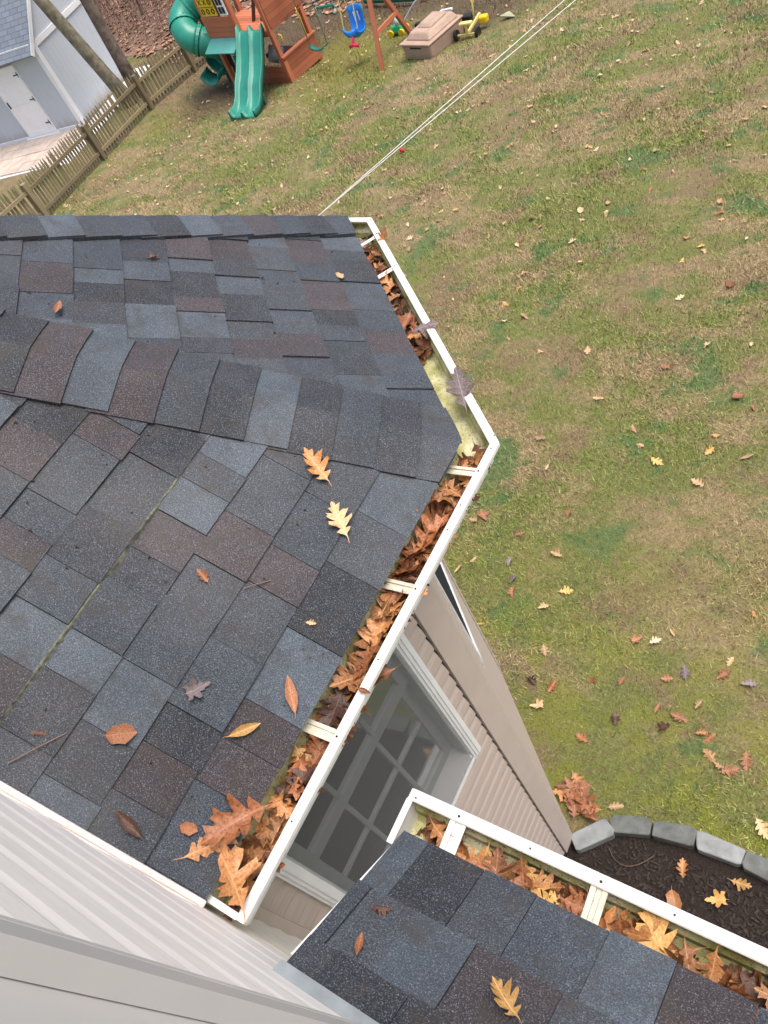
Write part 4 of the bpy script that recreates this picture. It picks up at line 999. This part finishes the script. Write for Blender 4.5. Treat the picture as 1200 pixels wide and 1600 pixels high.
# ------------------------------------------------------------------ trees and woods
def branchy(mb, p, d_, l, r_, depth, rg):
    pts_ = [p]; q_ = p.copy(); dv = d_.copy(); n = 4
    for i in range(n):
        dv = (dv + Vector((rg.gauss(0, .10), rg.gauss(0, .10), rg.gauss(.03, .06)))).normalized(); q_ = q_ + dv * l / n; pts_.append(q_.copy())
    mb.tube(pts_, [r_ * (1 - .55 * i / n) for i in range(n + 1)], 5 if r_ > .03 else 3, False)
    if depth > 0:
        for k in range(rg.choice((2, 3))):
            i = rg.randint(2, n); nd = (dv + Vector((rg.gauss(0, .6), rg.gauss(0, .6), rg.gauss(.15, .35)))).normalized()
            branchy(mb, pts_[i], nd, l * rg.uniform(.5, .8), r_ * .45, depth - 1, rg)
def tree(base, lean, height, r_, label, mat, group=None, depth=3, seed=1, crown_at=.4):
    rg = random.Random(seed); base = Vector(base); t = thing('bare_tree', label, 'tree', base, group)
    mb = MB(); pts_ = []; n = 10; off = Vector((0, 0, 0))
    for i in range(n + 1):
        f = i / n; wob = Vector((rg.gauss(0, .03), rg.gauss(0, .03), 0)) * height * .12
        pts_.append(base + Vector((lean[0] * f * height, lean[1] * f * height, height * f - .2)) + wob * (f if r_ < .2 else f * .5))
    rr = [r_ * ((1.25 if i == 0 else 1) - .6 * i / n) for i in range(n + 1)]
    mb.tube(pts_, rr, 12 if r_ > .12 else 7); mb.build('trunk', mat, t, True)
    cb = MB()
    for k in range(7 if depth > 2 else 5):
        i = rg.randint(int(n * crown_at), n); a = rg.uniform(0, 6.28)
        branchy(cb, pts_[i], Vector((math.cos(a) * .8, math.sin(a) * .8, .7)).normalized(), height * rg.uniform(.15, .28), rr[i] * .5, depth, rg)
    cb.build('crown', mat, t)
    return t
tree((-22.0, 17.0, -2.23), (.02, .0), 13, .20, 'straight dark brown tree trunk growing close beside the fence and shed', M['bark'], None, 3, 3, .62)
tree((-21.95, 16.55, -2.23), (-.13, -.16), 12, .215, 'mossy leaning tree trunk forking away beside the fence and shed', M['bark_moss'], None, 3, 4, .62)
rg = random.Random(77)
for i in range(46):
    t_ = rg.random(); x = -27.5 - 11 * rg.random() + 3; y = 21.5 + 13 * rg.random() + (x + 30) * .2
    if i > 33: x = rg.uniform(-26, -18); y = rg.uniform(24, 32)
    tree((x, y, -2.23), (rg.gauss(0, .05), rg.gauss(0, .05)), rg.uniform(7, 12), rg.choice((.05, .07, .09, .16)), 'thin bare brown tree in the woods behind the shed', M['twig'] if i % 3 else M['bark'], 'bare trees of the woods', 2, 100 + i, .15)
mb = MB()
for i in range(5200):
    x = rg.uniform(-44, -17); y = rg.uniform(20.5, 42)
    if x > -24 and y < 24.5 + (x + 24) * .2: continue
    l = rg.uniform(.6, 2.6); a = rg.uniform(0, 6.28); b = Vector((x, y, -2.25)); tip = b + Vector((math.cos(a) * l * rg.uniform(.05, .5), math.sin(a) * l * rg.uniform(.05, .5), l))
    mb.tube([b, (b + tip) / 2 + Vector((rg.gauss(0, .08), rg.gauss(0, .08), 0)), tip], [.012, .009, .004], 3, False)
tag(mb.build('undergrowth', M['twig']), 'brown leafless undergrowth of the woods', 'undergrowth', kind='stuff')
mb = MB()
for i in range(9000):
    x = rg.uniform(-36, -15.5); y = rg.uniform(18.8, 36)
    if y < 20.3 + .25 * max(0, -20 - x) * 0 and x > -20: continue
    if -27.8 < x < -22.9 and 15 < y < 19.6: continue
    sc = rg.uniform(.07, .16); a = rg.uniform(0, 6.28); c, s_ = math.cos(a) * sc, math.sin(a) * sc; z = gz(x, y) + rg.uniform(.01, .08); tt = rg.uniform(-.04, .04)
    mb.add([(x - c, y - s_, z + tt), (x + s_ * .6, y - c * .6, z), (x + c, y + s_, z - tt * .5), (x - s_ * .6, y + c * .6, z + .02)], [(0, 1, 2, 3)])
def litter_mat():
    k = NT('woodland_litter', .8); p = k.pos(); s = k.n('SeparateColor'); k.l(k.voro(p, 5, 'Color'), s.inputs[0])
    return k.col(k.ramp(s.outputs[0], [(0, (.14, .07, .045)), (.5, (.29, .16, .10)), (1, (.44, .29, .20))]))
tag(mb.build('woodland_leaf_litter', litter_mat()), 'brown leaf litter at the edge of the woods', 'leaf litter', kind='stuff')
wf = MB()
wf.add([(x, y, gz(x, y) + .012) for x, y in ((-120, 19.9), (-24.2, 19.9), (-20.6, 20.5), (-16, 22), (-12, 27), (-12, 120), (-120, 120))], [tuple(range(7))[::-1]])
tag(wf.build('woods_floor', simple('woods_floor_soil', (.16, .10, .07), .95, .4, 2)), 'leaf strewn floor of the woods', kind='structure')
o = MB().tube([(-19.55, 18.55, -2.2), (-19.45, 18.6, -2.05), (-19.35, 18.62, -2.0), (-19.2, 18.6, -2.15)], [.1, .19, .2, .08], 9).build('rock', simple('yellowish_rock', (.38, .30, .16), .9, .3, 6, bump=.5), smooth=True); tag(o, 'yellowish boulder at the foot of the fence', 'rock')

# ------------------------------------------------------------------ play set
PA = Vector((-15.11, 16.21, -2.06)); ea = Vector((-.983, .183, 0)); eb = Vector((.183, .983, 0))
PS = thing('wooden_playset', 'red-stained wooden play tower with green double slide and spiral tube slide', 'playset', PA)
pf = lambda a, b, z: PA + ea * a + eb * b + Vector((0, 0, z))
WR = M['wood_red']
for a, b in ((0, 0), (2.42, 0), (0, 1.15), (2.42, 1.15), (1.2, 0)):
    mb = MB().box(a - .055, a + .055, b - .055, b + .055, -.15 if a != 1.2 else 1.2, 3.0, pf); mb.build('post', WR, PS)
MB().box(-.09, -.055, -.06, .06, -.1, .55, pf).build('leg_brace', WR, PS)
def planks(u0, u1, z0, z1, n, fr, gap=.006, mat=WR, th=.022):
    hgt = (z1 - z0) / n
    for i in range(n): MB().box(u0, u1, -th / 2, th / 2, z0 + i * hgt, z0 + (i + 1) * hgt - gap, fr).build('plank', mat, PS)
fF = lambda u, w_, z: pf(u, -.068 + w_, z); fR = lambda u, w_, z: pf(-.068 - w_, u, z); fB = lambda u, w_, z: pf(u, 1.22 + w_, z)
planks(1.15, 2.48, 1.24, 1.74, 4, fF)
planks(-.06, 1.15, .02, .46, 3, fF)
planks(-.0, 1.2, .02, .62, 5, fR)
planks(0, 1.2, 1.36, 2.2, 6, fR)
planks(0, 1.2, 1.36, 2.2, 6, fB)
MB().box(-.12, .02, -.05, 1.25, .62, .66, pf).build('cap_rail', WR, PS)
for i in range(10): MB().box(-.05, 2.47, -.05 + i * .12, .063 + i * .12, 1.28, 1.315, pf).build('floor_board', WR, PS)
MB().box(-.05, 2.47, -.064, -.03, 1.18, 1.28, pf).build('floor_beam', WR, PS)
MB().box(1.25, 2.40, .10, .14, .0, 1.15, pf).build('lower_panel', M['wood_dark'], PS)
MB().hexa([pf(1.2, -.45, 1.00), pf(2.47, -.45, 1.00), pf(2.47, -.07, 1.20), pf(1.2, -.07, 1.20), pf(1.2, -.45, 1.02), pf(2.47, -.45, 1.02), pf(2.47, -.07, 1.22), pf(1.2, -.07, 1.22)]).build('awning', M['green_lt'], PS)
# little white window with panes and plant
wn_ = MB().box(1.62, 2.14, .06, .10, .22, .98, pf).build('play_window', M['white_pl'], PS)
for i in range(2):
    for j in range(3): MB().box(1.68 + i * .22, 1.86 + i * .22, .045, .0605, .28 + j * .22, .46 + j * .22, pf).build('pane', M['green_dk'], wn_)
for k in range(14):
    c = pf(1.88 + rnd.gauss(0, .08), .0, .5 + rnd.gauss(0, .09)); MB().add([c, c + Vector((.08, -.03, .05)), c + Vector((.02, -.04, .12))], [(0, 1, 2)]).build('plant_leaf', M['toy_green'], wn_)
wn2 = MB().box(1.22, 1.52, -.115, -.08, 1.78, 2.3, pf).build('play_window', M['white_pl'], PS)
for i in range(2):
    for j in range(2): MB().box(1.26 + i * .13, 1.35 + i * .13, -.130, -.1152, 1.83 + j * .2, 1.98 + j * .2, pf).build('pane', M['black'], wn2)
# tic-tac-toe panel
MB().box(1.60, 2.34, -.085, -.07, 1.745, 2.6, pf).build('game_frame', M['wood_dark'], PS)
yp = MB().box(1.65, 2.30, -.11, -.086, 1.78, 2.55, pf).build('game_panel', M['yellow'], PS)
def glyph(cx, cz, ch):
    mb = MB(); r_ = .055; y = -.118
    if ch == 'X':
        for s_ in (-1, 1): mb.hexa([pf(cx + a * r_ + e_, y + b_, cz + a * r_ * s_ + 0) for b_ in (0, .006) for a, e_ in ((-1, -.012), (-1, .012), (1, .012), (1, -.012))])
    else:
        mb.tube([pf(cx + r_ * math.cos(t_), y, cz + r_ * math.sin(t_)) for t_ in np.linspace(0, 6.283, 15)], .011, 5, False)
    mb.build('game_mark', M['black'], yp)
for i in range(3):
    for j in range(3): glyph(1.76 + i * .21, 1.90 + j * .22, 'X' if j == 1 and i > 0 else 'O')
# crossbars of the game grid
for zz in (2.0, 2.23): MB().box(1.66, 2.29, -.116, -.1105, zz - .006, zz + .006, pf).build('game_line', M['wood_dark'], yp)
# yellow grab bars
MB().tube([pf(-.08, .95, .66), pf(-.08, .95, 1.36)], .022).build('grab_bar', M['yellow'], PS, True)
MB().tube([pf(-.08, .12, .95), pf(-.13, .16, 1.0), pf(-.13, .16, 1.1), pf(-.08, .12, 1.15)], .018).build('grab_handle', M['yellow'], PS, True)
MB().bar(pf(1.15, .5, 1.32), pf(.7, .9, 2.6), .06, .09).build('ladder_rail', M['wood_dark'], PS); MB().bar(pf(.8, .5, 1.32), pf(.35, .9, 2.6), .06, .09).build('ladder_rail', M['wood_dark'], PS)
# double wave slide
def slide():
    T0, T1 = pf(.12, -.06, 1.30), pf(1.14, -.06, 1.30); B0, B1 = Vector((-14.93, 14.33, -1.93)), Vector((-15.88, 14.42, -1.95))
    zb = -1.93
    st = [(0, 1.36 + PA.z), (.05, 1.34 + PA.z), (.14, 1.16 + PA.z), (.30, .86 + PA.z), (.45, .64 + PA.z), (.58, .50 + PA.z), (.72, .26 + PA.z), (.84, .15 + PA.z), (.93, .16 + PA.z), (1.0, .17 + PA.z)]
    lanes = [(.0, .13), (.015, .14), (.035, .13), (.06, .02), (.12, .0), (.38, .0), (.44, .02), (.475, .10), (.5, .115), (.525, .10), (.56, .02), (.62, .0), (.88, .0), (.94, .02), (.965, .13), (.985, .14), (1.0, .13)]
    rows = []
    for f, z in st:
        a = T0.lerp(B0, f); b = T1.lerp(B1, f); lip = 1 if f < .9 else (1.05)
        rows.append([Vector((*a.lerp(b, u).xy, z + hh * 1.15)) for u, hh in lanes])
    mb = MB(); mb.sheet(rows)
    so = mb.build('double_slide', M['green_pl'], PS, True, solid=.02)
    mb = MB()
    for (p_, q_) in (((0), (1)),):
        pass
    mb.sheet([[v for v in rows[-1]], [Vector((v.x, v.y - .03, PA.z - .05 + .1)) for v in rows[-1]]]); mb.build('slide_foot', M['green_dk'], so)
    for side in (0, -1):
        mb = MB(); mb.sheet([[r_[side] for r_ in rows], [r_[side] - Vector((0, 0, .16)) for r_ in rows]]); mb.build('slide_skirt', M['green_dk'], so, True, solid=.015)
    for f_, u in ((.62, .12), (.62, .88)):
        p_ = T0.lerp(B0, f_).lerp(T1.lerp(B1, f_), u); MB().box(p_.x - .03, p_.x + .03, p_.y - .03, p_.y + .03, PA.z - .1, PA.z + .42).build('slide_support', M['green_dk'], so)
slide()
# spiral tube slide in flanged segments
ctl = [Vector(v) + Vector((0, 0, PA.z)) for v in ((-17.2, 17.35, 2.0), (-17.75, 17.40, 1.98), (-18.35, 17.28, 1.86), (-18.55, 16.86, 1.64), (-18.22, 16.56, 1.36), (-17.80, 16.74, 1.05), (-17.72, 17.15, .78), (-17.98, 17.20, .55), (-18.14, 16.85, .40), (-18.10, 16.40, .34), (-18.0, 16.1, .33))]
def hpos(t_):
    x = 1 + t_ * (len(ctl) - 3); i_ = min(int(x), len(ctl) - 3); f_ = x - i_; a, b, c, d_ = ctl[i_ - 1], ctl[i_], ctl[i_ + 1], ctl[i_ + 2]
    return .5 * ((2 * b) + (c - a) * f_ + (2 * a - 5 * b + 4 * c - d_) * f_ * f_ + (3 * b - 3 * c + d_ - a) * f_ ** 3)
sp = MB().tube([hpos(0) + Vector((.45, 0, .02)), hpos(0)], .37, 20, False).build('tube_slide', M['green_tube'], PS, True, solid=.02)
ns = 6
for k in range(ns):
    t0, t1 = k / ns * .88, ((k + 1) / ns - .010) * .88; rr = .37 - .05 * k / ns
    MB().tube([hpos(t0 + (t1 - t0) * i / 8) for i in range(9)], rr, 22, False).build('tube_segment', M['green_tube'], sp, True, solid=.02)
    if k < ns - 1: MB().tube([hpos(t1 - .004), hpos(t1 + .012)], rr + .025, 22, False).build('tube_flange', M['green_tube'], sp, False, solid=.02)
MB().sheet([[c + Vector((-.98, -.05, 0)) * math.sin(an) * .34 + Vector((0, 0, -math.cos(an) * .30 + .06)) for an in np.linspace(-1.5, 1.5, 11)] for c in (hpos(.87), hpos(.93), hpos(1.0))]).build('slide_exit', M['green_tube'], sp, True, solid=.02)
MB().box(-18.14, -18.06, 17.06, 17.14, PA.z - .3, PA.z + 1.6).build('tube_pole', M['green_dk'], sp)
# swing beam and A frame
AP = Vector((-12.05, 16.55, PA.z + 2.15)); g1 = Vector((-11.83, 15.65, -1.82)); g2 = Vector((-12.03, 17.52, -1.97))
MB().bar(AP + Vector((.2, 0, 0)), pf(-.05, .6, 2.15), .10, .14).build('swing_beam', WR, PS)
MB().bar(g1, AP + Vector((-.05, .04, 0)), .09, .11).build('frame_leg', WR, PS, bevel=.01); MB().bar(g2, AP + Vector((-.05, -.04, 0)), .09, .11).build('frame_leg', WR, PS, bevel=.01)
MB().bar(g1.lerp(AP, .36), g2.lerp(AP, .36), .05, .09).build('cross_brace', WR, PS)
# things kept under the tower
o = MB().tube([pf(.62, .2, .42), pf(.62, .35, .62), pf(.6, .5, .5)], [.16, .22, .14], 9).build('grey_bag', M['grey_pl'], smooth=True); tag(o, 'grey and white bundle stored under the play tower', 'bundle')
o = MB().tube([pf(.26, .1, .46), pf(.22, .14, .56), pf(.1, .14, .6), pf(.06, .1, .54)], .05, 8).build('white_toy', M['white_pl'], smooth=True); tag(o, 'white curved toy under the play tower', 'toy')
o = MB().box(.0, 1.15, .4, .8, .42, .52, pf).build('play_shelf', M['wood_dark'], PS)
# swings hanging from the beam
def beam_at(x): f = (x - AP.x) / (pf(-.05, .6, 2.15).x - AP.x); return AP.lerp(pf(-.05, .6, 2.15), f)
SWC = Vector((-12.80, 16.50, PA.z + .88))
t = thing('toddler_swing', 'blue plastic toddler swing with pink front bar on yellow ropes', 'swing', SWC)
rows = []
for zz, rx, ry0, ry1 in ((-.10, .15, -.16, .12), (.0, .19, -.20, .17), (.10, .20, -.20, .20), (.20, .19, -.02, .22), (.32, .18, .06, .235), (.42, .15, .12, .245)):
    pass
prof = [(-.24, .06), (-.22, -.06), (-.10, -.12), (.05, -.12), (.14, -.06), (.20, .12), (.235, .32), (.24, .46)]
rows = [[SWC + Vector((x, y, z + abs(x / .2) ** 3 * (.10 if y < .12 else .03) + (-.05 * (x / .2) ** 2 if z > .4 else 0))) + Vector((0, -abs(x / .2) ** 3 * .06 if y > .12 else 0, 0)) for x in np.linspace(-.2, .2, 9)] for y, z in prof]
sb_ = MB().sheet(rows).build('seat_shell', M['blue'], t, True, solid=.035)
for sx in (-.06, .06): MB().box(SWC.x + sx - .012, SWC.x + sx + .012, SWC.y + .165, SWC.y + .19, SWC.z + .12, SWC.z + .32).build('back_slot', M['white_pl'], t)
MB().tube([SWC + Vector((0, -.22, -.02)), SWC + Vector((0, -.27, -.16)), SWC + Vector((.0, -.29, -.22))], .03, 7).build('front_bar', M['pink'], t, True)
MB().tube([SWC + Vector((-.13, -.29, -.24)), SWC + Vector((0, -.29, -.20)), SWC + Vector((.13, -.29, -.24))], .04, 8).build('front_crossbar', M['pink'], t, True)
for sx in (-.2, .2):
    for yy, zz in ((-.2, .1), (.22, .34)):
        b_ = beam_at(SWC.x + sx); MB().tube([SWC + Vector((sx, yy, zz)), b_ + Vector((0, 0, -.06))], .012, 6).build('rope', M['rope_y'], t)
BC = Vector((-14.2, 16.66, PA.z + .62)); t = thing('belt_swing', 'dark green belt swing hanging beside the play tower', 'swing', BC)
MB().sheet([[BC + Vector((x, y, -.12 * (1 - (x / .28) ** 2))) for x in np.linspace(-.28, .28, 9)] for y in (-.08, .08)]).build('belt_seat', M['green_dk'], t, True, solid=.02)
for sx in (-.28, .28): MB().tube([BC + Vector((sx, 0, 0)), beam_at(BC.x + sx) + Vector((0, 0, -.06))], .009, 5).build('chain', M['green_dk'], t)
TC = Vector((-13.55, 16.62, PA.z + 1.45)); t = thing('trapeze_bar', 'green trapeze bar with rings hanging from the swing beam', 'trapeze', TC)
MB().tube([TC + Vector((-.25, 0, 0)), TC + Vector((.25, 0, 0))], .03, 8).build('bar', M['green_pl'], t)
for sx in (-.25, .25):
    MB().tube([TC + Vector((sx, 0, 0)), beam_at(TC.x + sx) + Vector((0, 0, -.06))], .009, 5).build('chain', M['grey_pl'], t)
    MB().tube([TC + Vector((sx + .07 * math.cos(a), 0, -.10 + .09 * math.sin(a))) for a in np.linspace(0, 6.28, 13)], .012, 5, False).build('ring', M['green_lt'], t)

# ------------------------------------------------------------------ yard toys
def gp(x, y, z=0): return Vector((x, y, gz(x, y) + z))
SX = Vector((-.89, .22, 0)).normalized(); 
so_ = gp(-10.45, 15.70); sx_ = Vector((-.97, .24, 0)).normalized(); sy_ = Vector((-.10, 1.0, 0)); sy_ = (sy_ - sx_ * sy_.dot(sx_)).normalized()
t = thing('sandbox', 'tan plastic sandbox with moulded vehicle-shaped lid', 'sandbox', so_)
qs = lambda u, v, z: so_ + sx_ * u + sy_ * v + Vector((0, 0, z))
mb = MB(); mb.hexa([qs(.03, .03, -.08), qs(.87, .03, -.08), qs(.87, 1.17, -.08), qs(.03, 1.17, -.08), qs(0, 0, .26), qs(.90, 0, .26), qs(.90, 1.20, .26), qs(0, 1.20, .26)]).build('tub', M['tan_pl'], t, bevel=.05)
mb = MB().box(-.02, .92, -.03, 1.22, .265, .31, qs); mb.build('lid_rim', M['tan_pl'], t, bevel=.02)
mb = MB(); mb.hexa([qs(.06, .12, .31), qs(.84, .12, .31), qs(.84, 1.16, .31), qs(.06, 1.16, .31), qs(.16, .24, .44), qs(.74, .24, .44), qs(.74, 1.08, .46), qs(.16, 1.08, .46)]).build('lid', M['tan_pl'], t, bevel=.035)
mb = MB(); mb.hexa([qs(.22, .40, .445), qs(.68, .40, .445), qs(.68, 1.02, .46), qs(.22, 1.02, .46), qs(.28, .50, .51), qs(.62, .50, .51), qs(.62, .96, .52), qs(.28, .96, .52)]).build('lid_dome', M['tan_pl'], t, bevel=.03)
mb = MB().box(.28, .62, -.005, .012, .20, .225, qs); mb.build('handle_slot', M['black'], t)
c = gp(-11.55, 17.15); t = thing('toy_vehicle', 'black toy vehicle beside the tan sandbox', 'toy', c)
MB().box(c.x - .1, c.x + .1, c.y - .16, c.y + .16, c.z + .06, c.z + .2).build('body', M['black'], t, bevel=.03); MB().box(c.x - .07, c.x + .07, c.y - .06, c.y + .08, c.z + .2, c.z + .36).build('cab', M['black'], t, bevel=.03)
for sx in (-.1, .1):
    for sy in (-.1, .1): MB().disc((c.x + sx, c.y + sy, c.z + .065), (1, 0, 0), .065, .04, 10).build('wheel', M['black'], t)
c = gp(-11.0, 17.45); t = thing('toy_pump', 'red toy barrel with white handle behind the sandbox', 'toy', c)
MB().tube([c, c + ZZ * .1, c + ZZ * .28, c + ZZ * .34], [.13, .15, .14, .08], 12).build('barrel', M['red'], t, True); MB().bar(c + Vector((-.05, 0, .38)), c + Vector((.3, -.06, .42)), .07, .05).build('handle', M['white_pl'], t, bevel=.01)
MB().tube([c + ZZ * .0, c + ZZ * .08], .155, 12).build('base_ring', M['white_pl'], t)
c = gp(-12.62, 17.85); t = thing('toy_mower', 'green toy lawn mower with yellow wheels under the swing frame', 'toy', c)
MB().hexa([c + Vector(v) for v in ((-.2, -.13, .06), (.2, -.13, .06), (.2, .13, .06), (-.2, .13, .06), (-.14, -.1, .22), (.14, -.1, .26), (.14, .1, .26), (-.14, .1, .22))]).build('body', M['toy_green'], t, bevel=.04)
MB().tube([c + Vector((.08, 0, .22)), c + Vector((.05, 0, .33)), c + Vector((.0, 0, .36))], [.1, .09, .04], 10).build('dome', simple('clear_dome', (.45, .52, .50), .2), t, True)
for sx in (-.15, .17):
    for sy in (-.14, .14): MB().disc(c + Vector((sx, sy, .08)), (0, 1, 0), .085, .05, 12).build('wheel', M['yellow'], t)
MB().tube([c + Vector((.15, 0, .2)), c + Vector((.45, .25, .5)), c + Vector((.62, .42, .62))], .022, 6).build('push_handle', M['grey_pl'], t); MB().tube([c + Vector((.55, .5, .62)), c + Vector((.7, .34, .62))], .03, 6).build('grip', M['grey_pl'], t)
c = gp(-9.92, 16.45); t = thing('ride_on_digger', 'yellow ride-on toy digger with two tall levers', 'toy', c)
MB().box(c.x - .12, c.x + .18, c.y - .05, c.y + .08, c.z + .28, c.z + .34).build('seat', M['pale_yellow'], t, bevel=.02)
MB().tube([c + Vector((.02, 0, .05)), c + Vector((.02, 0, .3))], .03, 7).build('stem', M['pale_yellow'], t); MB().bar(c + Vector((-.24, 0, .08)), c + Vector((.26, 0, .08)), .04, .04).build('axle', M['pale_yellow'], t)
MB().bar(c + Vector((.02, .0, .1)), c + Vector((.0, .75, .16)), .05, .05).build('chassis', M['pale_yellow'], t)
for sx in (-.26, .28): MB().disc(c + Vector((sx, 0, .10)), (1, 0, 0), .11, .06, 12).build('wheel', M['black'], t)
for sx in (-.05, .10): MB().tube([c + Vector((.02, .42, .2)), c + Vector((.02, .5, .48)), c + Vector((.02 + sx * 1.5, .56, .74)), c + Vector((.02 + sx * 1.7, .58, .9))], .02, 6).build('lever', M['pale_yellow'], t, True); MB().tube([c + Vector((.02 + sx * 1.7, .58, .88)), c + Vector((.02 + sx * 1.75, .585, 1.0))], .028, 6).build('lever_grip', M['black'], t)
MB().box(c.x - .45, c.x - .12, c.y + .5, c.y + .72, c.z + .10, c.z + .24).build('rear_tray', M['black'], t, bevel=.03); MB().box(c.x + .16, c.x + .36, c.y + .32, c.y + .5, c.z + .1, c.z + .26).build('bucket', M['yellow'], t, bevel=.04)
c = gp(-9.35, 17.0); o = MB().prism([c + Vector(v) for v in ((0, 0, .1), (.35, .05, .02), (.1, .3, .05))], (0, 0, .03)).build('toy_scoop', simple('olive_plastic', (.34, .33, .22), .6), bevel=.008); tag(o, 'olive triangular toy scoop lying behind the yellow digger', 'toy')
c = gp(-8.75, 11.36, .05)
o = MB().tube([c + Vector((0, 0, -.045)), c + Vector((0, 0, -.03)), c, c + Vector((0, 0, .03)), c + Vector((0, 0, .045))], [.008, .034, .046, .034, .008], 12).build('ball', M['red'], smooth=True); tag(o, 'small red ball on the lawn under the clothesline', 'ball')
a, b = gp(-15.2, 20.4, .15), gp(-13.3, 19.9, .15)
o = MB().tube([a, (a + b) / 2, b], .07, 9).build('drain_pipe', M['green_dk'], smooth=True); tag(o, 'dark green pipe lying on the soil behind the swing frame', 'pipe')
a, b = gp(-13.1, 19.9, .05), gp(-12.5, 20.1, .05)
o = MB().tube([a, (a + b) / 2, b], [.07, .08, .05], 8).build('log', simple('pale_log', (.40, .28, .14), .9, .3, 6), smooth=True); tag(o, 'short pale log lying on soil behind the toy mower', 'log')
a = gp(-7.9, 18.0, .03)
o = MB().tube([a, a + Vector((.22, -.1, .02)), a + Vector((.42, -.16, .0))], [.02, .028, .035], 7).build('toy_trowel', M['white_pl'], smooth=True); tag(o, 'white toy trowel lying on the bare soil', 'toy')
# twigs on the roof
for a, b, lb in (((-1.60, -.10), (-1.54, .02), 'thin pale twig on the near roof slope beside the wall'), ((-1.40, .545), (-1.36, .60), 'short bent twig on the near roof slope')):
    p0, p1 = Vector(on_near(*a, .016)), Vector(on_near(*b, .016)); tag(MB().tube([p0, (p0 + p1) / 2 + Vector((.006, 0, .008)), p1], .0016, 5).build('twig', M['twig']), lb, 'twig')
p0 = Vector((-1.12, 1.08, .04)); tag(MB().tube([p0 + Vector((.27 * t_, -.30 * t_ * (1 - t_) - .02 * t_ + .09 * t_ * t_, .02 * math.sin(3 * t_))) for t_ in np.linspace(0, 1, 9)], .003, 5).build('twig', simple('dark_twig', (.11, .075, .055), .9, .3)), 'curved brown twig lying on the mulch', 'twig')
